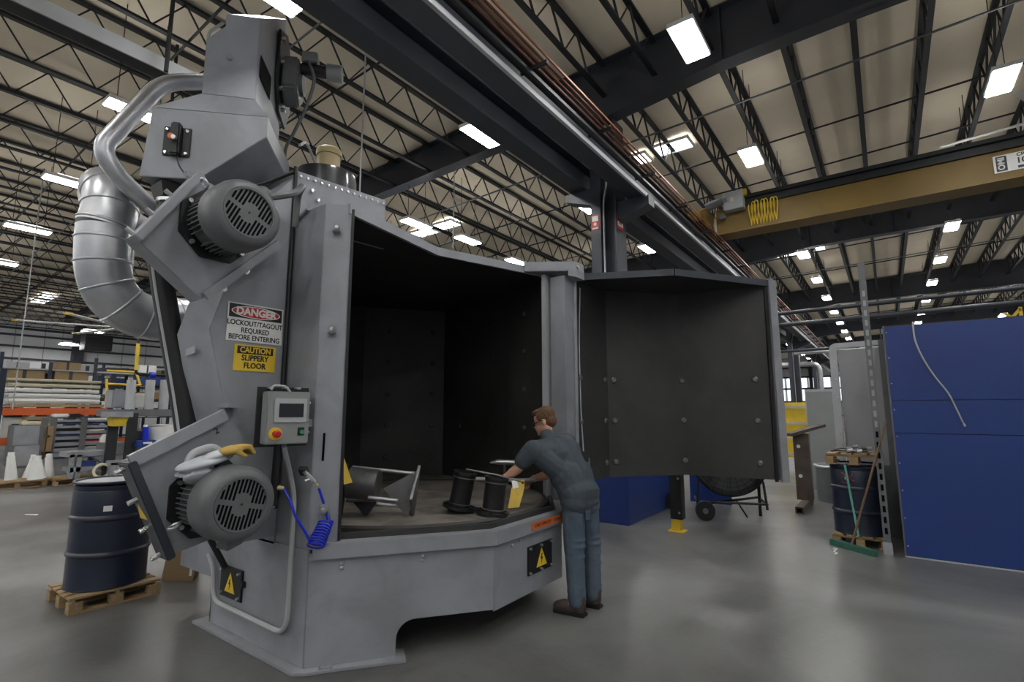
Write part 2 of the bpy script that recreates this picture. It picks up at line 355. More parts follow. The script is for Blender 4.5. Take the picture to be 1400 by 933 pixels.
# bridging rods and sprinkler pipes running across the joists
def crossline(name, label, cat, Y, dz, r, m_, x0=-33.5, x1=13, group=None):
    o = MB().tube([(x0, Y, deck_z(x0) - dz), (4, Y, deck_z(4) - dz), (x1, Y, deck_z(x1) - dz)], r, 6).build(name, m_)
    tag(o, label, cat, group)
for k, Y in enumerate((-1.2, .6, 2.6, 4.5, 9.0, 10.8, 12.6, 15.6, 19.5, 22.5, 25.5, 30, 34)):
    crossline('bridging_rod', 'thin black bridging rod tying the joists across the hall, %s from the camera end' % nth(k), 'rod', Y, .56, .018, 'black_steel', group='joist bridging rods bay %d' % (1 if Y < 7 else 2 if Y < 17 else 3))
for k, (Y, dz) in enumerate(((3.4, .74), (8.6, .80), (13.9, .78), (21.2, .80))):
    crossline('sprinkler_pipe', ['pale sprinkler pipe crossing under the joists over the machine', 'pale sprinkler pipe just beyond the nearest girder', 'pale sprinkler pipe in front of the crane bridge girder', 'pale sprinkler pipe far beyond the crane bridge'][k], 'pipe', Y, dz, .015, 'grey_dark')

# ------------------------------------------------------------ lamps
def lamp_mesh():
    hs = MB().box((-.15, -.37, .012), (.15, .37, .07)).box((-.06, -.2, .07), (.06, .2, .11)).mesh('housing', M['white'])
    df = MB().box((-.125, -.35, 0), (.125, .35, .012)).mesh('diffuser', M['lamp'], smooth=0)
    ul = MB().box((-.13, -.35, .070), (-.07, .35, .076)).mesh('added_uplight_strip', M['added_uplight'], smooth=0), MB().box((.07, -.35, .070), (.13, .35, .076)).mesh('added_uplight_strip', M['added_uplight'], smooth=0)  # glowing strips added on each housing to brighten the deck above
    wr = [MB().cyl((0, y, .07), (0, y, 1.52), .006, n=5).mesh('hanger', M['black_steel']) for y in (-.25, .25)]
    return hs, df, wr, ul
hs, df, wr, ul = lamp_mesh()
spots = []; cnt = {}
for r in range(-7, 3):
    X = -1.56 + 3.2 * r
    for k in range(-3, 15):
        Y = 2.3 + 3.45 * k
        if X < -6 and Y > 0: continue                       # the left rows are set out below
        spots.append((X, Y, r))
for X, Y in ((-8.1, 2.3), (-11.3, 2.35), (-14.5, 2.42), (-17.8, 2.5), (-8.1, 7.55), (-7.9, 9.05), (-8.0, 11.2), (-11.3, 5.9), (-14.4, 6.0), (-11.2, 9.2), (-14.4, 9.4), (-19.0, 9), (-22.5, 7.6), (-27.0, 6.9), (-31.5, 7.2), (-24, 12), (-11.2, 16), (-8, 16.1), (-8, 19.6), (-11.2, 20), (-21, 2.4), (-25, 2.2), (-29.5, 2.0), (-32, 1.5), (-21, -2), (-26, -2), (-31, -2), (-25, 16), (-30, 14), (-30, 18)): spots.append((X, Y, -30))  # the unseen ones are added to brighten the left wall and storage
spots.sort(key=lambda q: q[0] ** 2 + q[1] ** 2)
for X, Y, r in spots:
        key = 'left' if X < -6 else r; nr = cnt.setdefault(key, 0); cnt[key] += 1
        lb = 'white high-bay lamp, %s from the camera, %s' % (nth(nr), ('over the left storage area' if X < -6 else 'in the row left of the crane rail' if X < -3 else 'in the long row right of the crane rail' if X < 0 else 'in the row above the blue booth' if X < 3 else 'in the row beyond the right edge'))
        lp = thing('high_bay_lamp', lb, 'lamp', (X, Y, deck_z(X) - 1.53), 0, 'high-bay lamps left' if X < -6 else 'high-bay lamps row %d' % (r + 11))
        link('housing', hs, lp, True); link('diffuser', df, lp, True); [link('hanger', q, lp, True) for q in wr]; [link('added_uplight_strip', q, lp, True) for q in ul]

# ------------------------------------------------------------ crane runway beams and conductor rails
def i_beam(name, label, x0, x1, z0, z1, t=.025):
    b = thing(name, label, 'beam', ((x0 + x1) / 2, 0, z0)); y0, y1 = -8, 60; xc = (x0 + x1) / 2
    MB().box((x0, y0, z0), (x1, y1, z0 + t)).build('bottom_flange', 'slate_steel', b)
    MB().box((x0, y0, z1 - t), (x1, y1, z1)).build('top_flange', 'slate_steel', b)
    MB().box((xc - .01, y0, z0 + t), (xc + .01, y1, z1 - t)).build('web', 'slate_steel', b)
    return b
bl = i_beam('crane_runway_beam', 'dark steel runway beam left of the column, over the machine top', -4.07, -3.77, 5.28, 5.70)
br = i_beam('crane_runway_beam', 'dark steel runway beam with conductor bars, right of the column', -3.06, -2.78, 4.93, 5.33)
MB().box((-2.96, -8, 5.33), (-2.88, 60, 5.41)).build('rail', 'ltgrey', br)
MB().box((-2.78, -8, 4.90), (-2.74, 60, 4.96)).build('edge_angle', 'ltgrey', br)
cr = thing('conductor_rail', 'bundle of brown copper conductor bars along the crane runway', 'conductor rail', (-2.6, 0, 5.1))
for k in range(4):
    o = MB().box((-2.665 + .045 * k, -8, 5.12 + .02 * k), (-2.650 + .045 * k, 60, 5.145 + .02 * k)).build('conductor_bar', 'copper', cr)
for k in range(26):
    y = -2 + 1.5 * k
    MB().box((-2.80, y, 5.06), (-2.48, y + .03, 5.10)).build('insulator_bracket', 'black', cr)
MB().box((-2.74, -8, 5.02), (-2.66, 60, 5.06)).build('carrier', 'black', cr)
# light grey raceway high on the left
rw = thing('cable_raceway', 'long pale grey square duct slung under the joists at upper left', 'duct', (-6.3, 0, 5.4))
MB().box((-6.24, -8, 5.36), (-6.22, 2.9, 5.52)).build('lit_tray_side', 'ltgrey', rw)
MB().box((-6.42, -8, 5.36), (-6.24, 2.9, 5.48)).build('shaded_tray_body', 'black_steel', rw)  # pale side and black body put lit face and shaded underside into colour
for k in range(3):
    MB().cyl((-6.3, -2 + 2 * k, 5.46), (-6.27, -2 + 2 * k, 6.85), .008, n=6).build('hanger', 'black_steel', rw)

# ------------------------------------------------------------ yellow bridge crane
cb = thing('bridge_crane', 'mustard yellow overhead bridge crane girder spanning to the right', 'crane', (-2.6, 11, 5.3))
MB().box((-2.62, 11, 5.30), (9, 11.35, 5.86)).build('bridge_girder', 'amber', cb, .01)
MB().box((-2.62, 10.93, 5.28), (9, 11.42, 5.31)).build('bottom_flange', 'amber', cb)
MB().box((-2.3, 10.86, 5.93), (9, 11.12, 6.0)).build('walkway_angle', 'black_steel', cb)
MB().box((-2.3, 10.94, 5.80), (9, 11.1, 5.93)).build('top_flange', 'black_steel', cb)
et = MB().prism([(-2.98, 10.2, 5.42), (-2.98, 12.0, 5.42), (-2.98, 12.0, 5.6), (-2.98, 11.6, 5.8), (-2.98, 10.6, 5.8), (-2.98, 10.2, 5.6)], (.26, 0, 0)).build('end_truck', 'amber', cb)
MB().cyl((-2.98, 10.35, 5.47), (-2.72, 10.35, 5.47), .09, n=16).build('wheel', 'black_steel', et); MB().cyl((-2.98, 11.85, 5.47), (-2.72, 11.85, 5.47), .09, n=16).build('wheel', 'black_steel', et)
mo = MB().cyl((-2.75, 10.75, 5.85), (-2.4, 10.75, 5.93), .09, n=14).build('travel_motor', 'grey_dark', cb)
MB().cyl((-2.4, 10.75, 5.93), (-2.33, 10.75, 5.945), .075, n=14).build('fan_cover', 'grey_light', mo)
bx = MB().box((-2.40, 10.72, 5.70), (-2.02, 10.93, 6.08)).build('control_box', 'ltgrey', cb, .01)
MB().box((-2.26, 10.70, 5.86), (-2.2, 10.72, 5.94)).build('label_plate', 'cream', bx); MB().box((-2.03, 10.74, 5.95), (-1.96, 10.84, 6.08)).build('warning_light', 'yellow', bx)
MB().cyl((-2.45, 10.80, 5.62), (-2.45, 10.9, 5.62), .06, n=14).build('cable_gland', 'grey_dark', cb)
for k in range(9):
    x = -1.93 + .058 * k; d = .02 * random.random()
    MB().tube([(x + .03 * math.cos(t) + .015 * math.sin(2 * t), 10.95 - .02 * (k % 3), 5.60 + (.24 + d) * math.sin(t)) for t in [2 * math.pi * i / 20 for i in range(20)]], .011, 6, closed=True).build('festoon_loop', 'yellow', cb)
pl = MB().box((1.72, 10.985, 5.43), (2.72, 11, 5.72)).build('capacity_sign', 'white', cb); pl['label'] = 'black and white capacity plate on the crane girder'
MB().box((1.75, 10.98, 5.45), (1.88, 10.985, 5.70)).build('sign_field', 'black', pl)
text('lettering', 'OMI', .115, frame((1.815, 10.979, 5.575), (0, 0, 1), (-1, 0, 0)), 'white', pl, .003)
text('lettering', 'CRANE', .075, frame((2.12, 10.983, 5.675), (1, 0, 0), (0, 0, 1)), 'black', pl, .002)
text('lettering', '10', .13, frame((2.05, 10.983, 5.575), (1, 0, 0), (0, 0, 1)), 'black', pl, .003)
MB().box((2.0, 10.983, 5.455), (2.6, 10.985, 5.495)).build('worn_print', 'slate_steel', pl)

# ============================================================ THE BLAST MACHINE
mc = thing('shot_blast_machine', 'large grey shot blast cabinet with two motors, black lined chamber and swung-open door', 'blast machine', (-3.6, 3.2, 0))
P0 = Vector((-3.054, 2.006, 0)); K1 = Vector((-2.327, 2.987, 0)); K2 = Vector((-2.327, 3.92, 0)); K3 = Vector((-2.62, 4.36, 0))
dA = (K1 - P0).normalized(); nA = Vector((dA.y, -dA.x, 0))
def A(s, z, out=0): return P0 + dA * s + nA * out + Vector((0, 0, z))
LA = (K1 - P0).length
# plinth: angled front with the arch cut, straight front, return to the hinge post
arch = [(0, 0), (.555, 0), (.558, .12)] + [(.558 + .12 * (1 - math.cos(t)), .12 + .115 * math.sin(t)) for t in [math.pi / 2 * i / 6 for i in range(1, 7)]] + [(LA, .232), (LA, .70), (0, .70)]
pf = MB().prism([A(s, z) for s, z in arch], -nA * .012).build('front_panel', 'grey', mc, .003)
MB().box((K1.x - .012, K1.y, .222), (K1.x, K2.y, .70)).build('front_panel', 'grey', mc)
MB().prism([(K2.x, K2.y, .222), (K3.x, K3.y, .222), (K3.x, K3.y, .7), (K2.x, K2.y, .7)], (-.01, -.008, 0)).build('front_panel', 'grey', mc)
# top rail following the three faces
def rail_poly(o, i): return [A(.02, 0, o), A(LA, 0, 0) + Vector((o, -o * .35, 0)), K2 + Vector((o, o * .3, 0)), K3 + Vector((o * .8, o * .6, 0)), K3 + Vector((-i * .8, -i * .6, 0)), K2 + Vector((-i, -i * .3, 0)), A(LA, 0, 0) + Vector((-i, i * .35, 0)), A(.02, 0, -i)]
MB().prism([p + Vector((0, 0, .665)) for p in rail_poly(.035, .05)], (0, 0, .1)).build('sill_rail', 'grey', mc, .004)
# foot plate
MB().prism([(-4.42, 1.93, 0), (-3.06, 1.93, 0), (-2.99, 1.99, 0), (-2.93, 2.08, 0), A(.62, 0, .07), A(.62, 0, -.1), A(0, 0, -.1) + Vector((-.1, .1, 0)), (-4.42, 2.1, 0)], (0, 0, .02)).build('base_plate', 'grey', mc, .003)
for s in (.1, .16): MB().cyl(A(s, .02, .04), A(s, .035, .04), .012, n=8).build('bolt', 'zinc', mc)
# side wall facing the camera's left
MB().box((-4.30, 2.0, .02), (-3.058, 2.015, .72)).build('side_panel', 'grey', mc, .003)
MB().prism([(-4.30, 2.0, .70), (-3.46, 2.0, .70), (-3.46, 2.0, 3.39), (-4.2, 2.0, 3.39)], (0, .015, 0)).build('side_panel', 'grey', mc, .003)
MB().box((-4.30, 2.0, .02), (-4.285, 3.0, 2.6)).build('back_panel', 'grey', mc)
# jamb column
jb = MB().prism([(-3.46, 2.005, 0), (-3.07, 2.005, 0), A(.165, 0), A(.165, 0, -.05), (-3.12, 2.16, 0), (-3.46, 2.12, 0)], (0, 0, 2.33))
jb.v = [(x, y, z + .72) for x, y, z in jb.v]; jb.build('door_jamb', 'grey', mc, .004)
MB().prism([A(.165, .77, .004), A(.185, .77, .004), A(.185, 3.02, .004), A(.165, 3.02, .004)], -nA * .06).build('seal_strip', 'black', mc)
for z in (2.86, 2.15, .98):
    c = A(.07, z, .02); q = MB().cbox(c, (.05, .07, .06), Matrix.Rotation(math.atan2(dA.y, dA.x), 4, 'Z')).build('latch_block', 'grey_light', mc, .008)
    MB().cyl(c + nA * .02, c + nA * .045, .012, n=8).build('pin', 'zinc', q)
MB().prism([A(.045, 1.28, .002), A(.06, 1.28, .002), A(.062, 1.46, .002), A(.047, 1.46, .002)], nA * .002).build('slot', 'blackhole', mc)
# riveted header plate and roof
hd = MB().prism([(-3.46, 2.0, 2.98), (-3.388, 2.79, 2.98), (-3.388, 2.79, 3.41), (-3.46, 2.0, 3.39)], (-.015, 0, 0)).build('header_plate', 'grey', mc)
MB().prism([(-3.46, 2.0, 3.39), (-3.388, 2.79, 3.41), (-4.6, 2.9, 3.41), (-4.6, 2.0, 3.39)], (0, 0, .012)).build('roof_panel', 'grey', mc)
MB().prism([(-3.388, 2.79, 3.0), (-3.388, 2.79, 3.41), (-4.6, 2.9, 3.41), (-4.6, 2.9, 3.0)], (0, -.012, 0)).build('roof_side', 'grey', mc)
for k in range(14):
    t = (k + .5) / 14; p = Vector((-3.457 + .07 * t, 2.0 + .79 * t, 3.365 + .02 * t)); MB().cyl(p, p + Vector((.012, 0, 0)), .010, n=7).build('rivet', 'zinc', hd)
for y, z in ((2.12, 3.28), (2.17, 3.22), (2.72, 3.2)): MB().cyl((-3.452 + .09 * (y - 2), y, z), (-3.436 + .09 * (y - 2), y, z), .014, n=8).build('rivet', 'zinc', hd)
N0, N1, N2 = Vector((-2.965, 2.12, 0)), Vector((-3.149, 3.188, 0)), Vector((-2.75, 4.45, 0))
roof = [N0, N1, N2, Vector((-3.6, 4.86, 0)), Vector((-4.9, 5.2, 0)), Vector((-5.65, 4.3, 0)), Vector((-5.7, 3.0, 0)), Vector((-5.1, 2.05, 0))]
MB().prism([p + Vector((0, 0, 3.0)) for p in roof], (0, 0, .02)).build('roof_panel', 'grey', mc)
MB().prism([p + Vector((0, 0, 2.985)) for p in [N0 - Vector((.03, 0, 0)), N1 - Vector((.03, 0, 0)), N2 - Vector((.03, 0, 0))] + roof[3:]], (0, 0, .012)).build('roof_lining', 'rubber', mc)
lip = MB()
for a, b in ((N0, N1), (N1, N2)):
    lip.beam(a + Vector((.0, 0, 3.02)), b + Vector((.0, 0, 3.02)), .03, .075)
lip.build('roof_lip', 'grey', mc)
# black lined chamber walls with their bolts, floor, turntable
ring = [Vector((-3.15, 2.13, 0)), Vector((-5.0, 2.1, 0)), Vector((-5.6, 3.0, 0)), Vector((-5.55, 4.3, 0)), Vector((-4.9, 5.15, 0)), Vector((-3.6, 4.8, 0)), Vector((-2.72, 4.44, 0))]
for i, (a, b) in enumerate(zip(ring, ring[1:])):
    d = (b - a).normalized(); n = Vector((d.y, -d.x, 0)) * -1
    if n.dot(Vector((-4, 3.4, 0)) - a) < 0: n = -n
    w = MB().prism([a + Vector((0, 0, .6)), b + Vector((0, 0, .6)), b + Vector((0, 0, 2.99)), a + Vector((0, 0, 2.99))], -n * .03).build('chamber_lining', 'rubber', mc)
    if i in (3, 4, 5):
        ln = (b - a).length
        for s in ((.45,) if i == 5 else (.3, .85)):
            for k in range(5):
                p = a + d * ln * s + Vector((0, 0, 1.0 + .42 * k)); MB().lathe(p, n, [(.03, 0), (.03, .012), (.018, .02)], 10).build('lining_bolt', 'bare' if i == 5 else 'rubber', w)
    MB().prism([a - n * .035 + Vector((0, 0, .3)), b - n * .035 + Vector((0, 0, .3)), b - n * .035 + Vector((0, 0, 3.0)), a - n * .035 + Vector((0, 0, 3.0))], -n * .012).build('cabinet_panel', 'grey', mc)
fl = [p + Vector((0, 0, .765)) for p in ring] + [K3 + Vector((-.06, 0, .765)), K2 + Vector((-.06, -.03, .765)), K1 + Vector((-.06, .03, .765)), A(.1, .765, -.06)]
MB().prism(fl, (0, 0, -.02)).build('chamber_floor', 'table', mc)
MB().prism([A(.16, .70, -.055), K1 + Vector((-.055, .02, .70)), K2 + Vector((-.055, -.02, .70)), K3 + Vector((-.05, -.04, .70)), K3 + Vector((-.08, -.06, .70)), K2 + Vector((-.085, -.04, .70)), K1 + Vector((-.085, .04, .70)), A(.16, .70, -.085)], (0, 0, .10)).build('rubber_kerb', 'rubber', mc)
TC = Vector((-3.64, 3.42, .765))
MB().lathe(TC, (0, 0, 1), [(1.235, 0), (1.235, .045), (1.20, .05), (.3, .052), (.01, .052)], 64).build('turntable', 'table', mc)
MB().lathe(TC, (0, 0, 1), [(1.24, -.03), (1.262, -.03), (1.262, .04), (1.24, .055), (1.225, .05)], 64, False).build('table_rim', 'rubber', mc)
# skirt bolts and hazard plate, load label
for s, z in ((.2, .63), (.2, .60), (.72, .63), (.72, .605)): MB().lathe(A(s, z), nA, [(.012, 0), (.012, .01), (.006, .014)], 8).build('bolt', 'zinc', pf)
for y, z in ((3.2, .62), (3.3, .64)): MB().lathe((K1.x, y, z), (1, 0, 0), [(.012, 0), (.012, .01), (.006, .014)], 8).build('bolt', 'zinc', mc)
def hazard(fr, s, parent, m_='yellow'):
    t = MB().prism([fr @ Vector(p) for p in ((-.5 * s, -.42 * s, 0), (.5 * s, -.42 * s, 0), (0, .5 * s, 0))], (fr @ Vector((0, 0, .002))) - (fr @ Vector((0, 0, 0)))).build('hazard_triangle', m_, parent)
    sym = [(-.02, .2), (.06, .2), (.0, .02), (.1, .02), (-.06, -.3), (-.02, -.05), (-.12, -.05)]
    MB().prism([fr @ Vector((a * s, b * s, .002)) for a, b in sym], (fr @ Vector((0, 0, .002))) - (fr @ Vector((0, 0, 0)))).build('hazard_symbol', 'black', parent)
    return t
hp = MB().box((K1.x, 3.40, .352), (K1.x + .012, 3.745, .565)).build('hazard_plate', 'black', mc, .003); hp['label'] = 'black cover plate with yellow hazard triangle on the straight front'
hazard(frame((K1.x + .0125, 3.585, .455), (0, 1, 0), (0, 0, 1)), .15, hp)
for y in (3.42, 3.575, 3.725):
    for z in (.37, .55): MB().cyl((K1.x + .012, y, z), (K1.x + .03, y, z), .010, n=8).build('bolt', 'zinc', hp)
ol = MB().box((K1.x + .035, 3.41, .69), (K1.x + .039, 3.85, .745)).build('load_label', 'orangelabel', mc); ol['label'] = 'orange label with small dark lettering on the sill rail'
text('lettering', 'LOAD CAPACITY', .034, frame((K1.x + .0395, 3.57, .718), (0, 1, 0), (0, 0, 1)), 'black', ol, .0006, sx=.93)
for k in range(5): MB().box((K1.x + .039, 3.735 + .021 * k, .706), (K1.x + .0398, 3.750 + .021 * k, .730)).build('worn_character', 'brownwood', ol)
# side hazard plate, conduits, cable
Cb_end = on_x(388, 610, -3.10)
sp = MB().box((-4.14, 1.985, .25), (-3.83, 2.0, .466)).build('hazard_plate', 'black', mc, .003); sp['label'] = 'black cover plate with yellow hazard triangle below the lower motor'
hazard(frame((-3.99, 1.984, .355), (1, 0, 0), (0, 0, 1)), .15, sp)
for x in (-4.11, -3.86):
    for z in (.275, .44): MB().cyl((x, 1.985, z), (x, 1.965, z), .010, n=8).build('bolt', 'zinc', sp)
MB().box((-3.83, 1.97, .36), (-3.79, 1.995, .40)).build('cable_gland', 'black', sp)
MB().tube(bend([(-4.3, 1.96, .52), (-4.22, 1.97, .42), (-4.2, 1.97, .20), (-3.2, 1.97, .19), (-3.2, 1.97, 1.05), (-3.20, 1.93, 1.2), Cb_end], .14), .017, 8).build('conduit', 'ltgrey', mc)
MB().tube(bend([(-3.9, 1.6, 1.0), (-4.1, 1.75, .9), (-4.05, 1.97, .46)], .12), .022, 8).build('motor_cable', 'black', mc)
MB().tube(bend([(-3.445, 1.985, 3.42), (-3.43, 1.975, 1.1), (-3.40, 1.96, 1.02), (-3.3, 1.9, .98)], .05), .016, 8).build('conduit', 'black', mc)
MB().tube(bend([(-3.44, 1.965, 3.37), (-3.6, 1.8, 3.25), (-3.75, 1.5, 3.1)], .06), .014, 8).build('conduit', 'black', mc)
MB().tube([(-3.44, 1.99, 2.98), (-3.27, 1.99, 3.05)], .012, 6).build('stay_rod', 'grey', mc)

# wheel pod: the upright box whose face carries the signs
XP, XB = -3.45, -3.67
prof = [(2.0, 3.36), (1.75, 3.05), (1.585, 2.54), (1.472, 2.12), (1.61, 1.60), (1.70, 1.25), (1.75, .76), (2.0, .76)]
profb = [(2.0, 3.36), (1.70, 3.05), (1.47, 2.50), (1.37, 2.09), (1.50, 1.55), (1.64, 1.25), (1.72, .76), (2.0, .76)]
MB().loft([Vector((XP, y, z)) for y, z in prof], [Vector((XB, y, z)) for y, z in profb]).build('wheel_pod', 'grey', mc, .004)
MB().box((-3.5, 1.58, 1.625), (-3.36, 1.66, 1.65)).build('ledge', 'grey', mc)
nd = MB().prism([(-3.535, 1.437, 1.97), (-3.60, 1.413, 1.95), (-3.60, 1.41, 1.995), (-3.535, 1.435, 2.015)], (0, -.006, 0)).build('name_plate', 'ltgrey', mc)
dg = MB().box((XP, 1.570, 2.062), (XP + .004, 1.957, 2.322)).build('danger_sign', 'white', mc, .006); dg['label'] = 'white DANGER lockout sign with red oval on black'
xs = XP + .0045
MB().box((xs - .001, 1.582, 2.222), (xs + .001, 1.945, 2.312)).build('black_field', 'black', dg)
MB().lathe((xs, 1.7635, 2.267), (1, 0, 0), [(1, .001), (1, .002)], 40).build('oval_border', 'white', dg)
MB().lathe((xs, 1.7635, 2.267), (1, 0, 0), [(1, .002), (1, .003)], 40).build('red_oval', 'red', dg)
for nm, ry, rz in (('oval_border', .168, .0405), ('red_oval', .160, .035)):
    o = [c for c in dg.children if c.name.startswith(nm)][0]
    for v in o.data.vertices: v.co = (v.co.x, 1.7635 + (v.co.y - 1.7635) * ry, 2.267 + (v.co.z - 2.267) * rz)
for s, z, sz, b, m_, q in (('DANGER', 2.266, .068, .0030, 'white', .0035), ('LOCKOUT/TAGOUT', 2.187, .048, .0009, 'black', 0), ('REQUIRED', 2.139, .048, .0009, 'black', 0), ('BEFORE ENTERING', 2.091, .048, .0009, 'black', 0)):
    text('lettering', s, sz, frame((xs + q, 1.7635, z), (0, 1, 0), (0, 0, 1)), m_, dg, b, sx=1.0 if s == 'DANGER' else .86)
cs = MB().box((XP, 1.632, 1.868), (XP + .004, 1.918, 2.044)).build('caution_sign', 'yellow', mc, .004); cs['label'] = 'yellow CAUTION slippery floor sign'
MB().box((xs - .001, 1.652, 1.983), (xs + .001, 1.898, 2.034)).build('black_field', 'black', cs)
for s, z, m_, q in (('CAUTION', 2.008, 'yellow', .001), ('SLIPPERY', 1.955, 'black', 0), ('FLOOR', 1.904, 'black', 0)):
    text('lettering', s, .052, frame((xs + q, 1.775, z), (0, 1, 0), (0, 0, 1)), m_, cs, .0016, sx=.9)

# ---------------------------------------------------------- blast wheel housings and their motors
def housing(poly, edge, cover_m, label):
    h_ = MB().prism([(-3.30, y, z) for y, z in poly], (-.15, 0, 0)).build('wheel_housing', 'grey', mc, .004); h_['label'] = label
    a, b = Vector((0, *edge[0])), Vector((0, *edge[1])); d = (b - a).normalized(); n = Vector((0, -d.z, d.y))
    if n.y > 0: n = -n
    cv = MB().prism([Vector((-3.25, 0, 0)) + p for p in (a - d * .01 - n * .03, b + d * .01 - n * .03, b + d * .01 + n * .015, a - d * .01 + n * .015)], (-.15, 0, 0)).build('housing_cover', cover_m, h_, .006)
    for t in (.04, .36, .66, .96):
        p = a.lerp(b, t) + n * .015 + Vector((-3.33, 0, 0)); MB().cyl(p, p + n * .045, .014, n=8).build('clamp_bolt', 'zinc', h_)
    return h_, a, b, d, n
hU, *_ = housing([(1.268, 3.03), (.985, 2.557), (1.347, 2.27), (1.56, 2.48), (1.80, 2.735), (1.62, 2.95)], ((1.268, 3.03), (.985, 2.557)), 'grey', 'upper tilted grey wheel housing')
hL, a_, b_, d_, n_ = housing([(1.057, 1.322), (1.527, 1.569), (1.80, 1.35), (1.92, .98), (1.557, .86), (1.283, .80)], ((1.057, 1.322), (1.283, .80)), 'slate_steel', 'lower tilted grey wheel housing marked 2')
MB().beam((-3.28, 1.06, 1.335), (-3.28, 1.53, 1.582), .07, .035, (1, 0, 0)).build('housing_flange', 'grey', hL)
MB().beam((-3.28, 1.36, 2.29), (-3.28, 1.80, 2.74), .05, .03, (1, 0, 0)).build('housing_flange', 'grey', hU)
text('lettering', '2', .05, frame((-3.243, 1.47, 1.485), (0, 1, .52), (0, -.52, 1)), 'black', hL, .001)
cen = a_.lerp(b_, .5); fr = frame(Vector((-3.40, 0, 0)) + cen + n_ * .0505, (1, 0, 0), (0, d_.y * -1, d_.z * -1))
hz = hazard(frame(Vector((-3.35, 0, 0)) + cen + n_ * .016, (-1, 0, 0), -d_), .10, hL)
for yy, zz in ((1.47, 2.36), (1.60, 2.50)):
    MB().cyl((-3.30, yy, zz), (-3.285, yy, zz), .018, n=10).build('bolt', 'zinc', hU)
def motor(y, z, label, tilt):
    c = Vector((0, y, z))
    mt = MB().lathe(c + Vector((-3.29, 0, 0)), (1, 0, 0), [(.15, 0), (.165, .02), (.165, .24), (.15, .26)], 32).build('electric_motor', 'grey_dark', mc); mt['label'] = label
    MB().prism([c + Vector((-3.30, .235 * math.cos(t + .39), .235 * math.sin(t + .39))) for t in [math.pi / 4 * i for i in range(8)]], (.022, 0, 0)).build('mounting_flange', 'black', mt, .004)
    fn = MB()
    for i in range(44):
        t = 2 * math.pi * i / 44
        if i % 11 in (5, 6): continue
        u, w = Vector((0, math.cos(t), math.sin(t))), Vector((0, -math.sin(t), math.cos(t)))
        fn.prism([c + u * .16 - w * .003 + Vector((-3.25, 0, 0)), c + u * .195 - w * .003 + Vector((-3.25, 0, 0)), c + u * .195 + w * .003 + Vector((-3.25, 0, 0)), c + u * .16 + w * .003 + Vector((-3.25, 0, 0))], (.19, 0, 0))
    tag(fn.build('cooling_fin', 'grey_dark', mt), None, None, None, 'stuff')
    fc = MB().lathe(c, (1, 0, 0), [(.202, -3.09), (.206, -3.08), (.206, -2.965), (.196, -2.925), (.175, -2.905), (.15, -2.90), (.147, -2.907), (.01, -2.907)], 48).build('fan_cover', 'grey_dark', mt)
    MB().lathe(c, (1, 0, 0), [(.148, -2.905), (.148, -2.898), (.138, -2.898), (.138, -2.905)], 48, False).build('grille_ring', 'grey_dark', mt)
    ct, st = math.cos(tilt), math.sin(tilt)
    def R(u, w): return c + Vector((-2.9065, u * ct - w * st, u * st + w * ct))
    for sgn in (-1, 1):
        for k in range(12):
            u = -.118 + .0215 * k; top = math.sqrt(max(0, .134 ** 2 - u * u)); bot = .014
            if abs(u) < .05: bot = math.sqrt(.055 ** 2 - u * u) + .008
            if top - bot < .02: continue
            a, b = (bot, top) if sgn > 0 else (-top, -bot)
            MB().prism([R(u - .006, a), R(u + .006, a), R(u + .006, b), R(u - .006, b)], (.0015, 0, 0)).build('grille_slot', 'blackhole', mt)
    MB().cyl(c + Vector((-2.907, 0, 0)), c + Vector((-2.903, 0, 0)), .006, n=8).build('centre_bolt', 'black', mt)
    for t in (.6, 2.6, 3.9, 5.5):
        p = c + Vector((-3.275, .205 * math.cos(t), .205 * math.sin(t))); MB().cyl(p, p + Vector((.02, 0, 0)), .014, n=8).build('flange_bolt', 'zinc', mt)
    return mt, c
m1, c1 = motor(1.405, 2.745, 'grey finned electric motor of the upper blast wheel', -.42)
m2, c2 = motor(1.478, 1.095, 'grey finned electric motor of the lower blast wheel', -.25)
for mt, c, t in ((m1, c1, 2.2), (m2, c2, 3.6)):
    p = c + Vector((-3.17, .20 * math.cos(t), .20 * math.sin(t))); r = Vector((0, math.cos(t), math.sin(t)))
    MB().tube([p + r * (.02 + .028 * (1 - math.cos(a))) + Vector((.028 * math.sin(a), 0, 0)) for a in [2 * math.pi * i / 14 for i in range(14)]], .008, 6, closed=True).build('eye_bolt', 'galv', mt)
MB().caps((-3.20, 1.50, 2.94), (-3.02, 1.53, 2.93), .06, .055).build('terminal_box', 'grey_dark', m1)
MB().tube(spline([(-3.02, 1.56, 2.92), (-3.0, 1.72, 3.0), (-3.1, 1.84, 3.12), (-3.25, 1.9, 3.1), (-3.3, 1.92, 2.9)]), .022, 8).build('motor_cable', 'grey_dark', m1)
MB().tube(bend([(-3.22, 1.31, 1.28), (-3.22, 1.33, 1.365), (-3.22, 1.45, 1.40), (-3.2, 1.50, 1.34)], .05), .022, 10).build('lifting_handle', 'ltgrey', m2)
MB().prism([(-3.28, 1.55, .93), (-3.28, 1.66, .96), (-3.28, 1.62, .83), (-3.28, 1.53, .80)], (.14, 0, 0)).build('motor_foot', 'grey_dark', m2, .004)

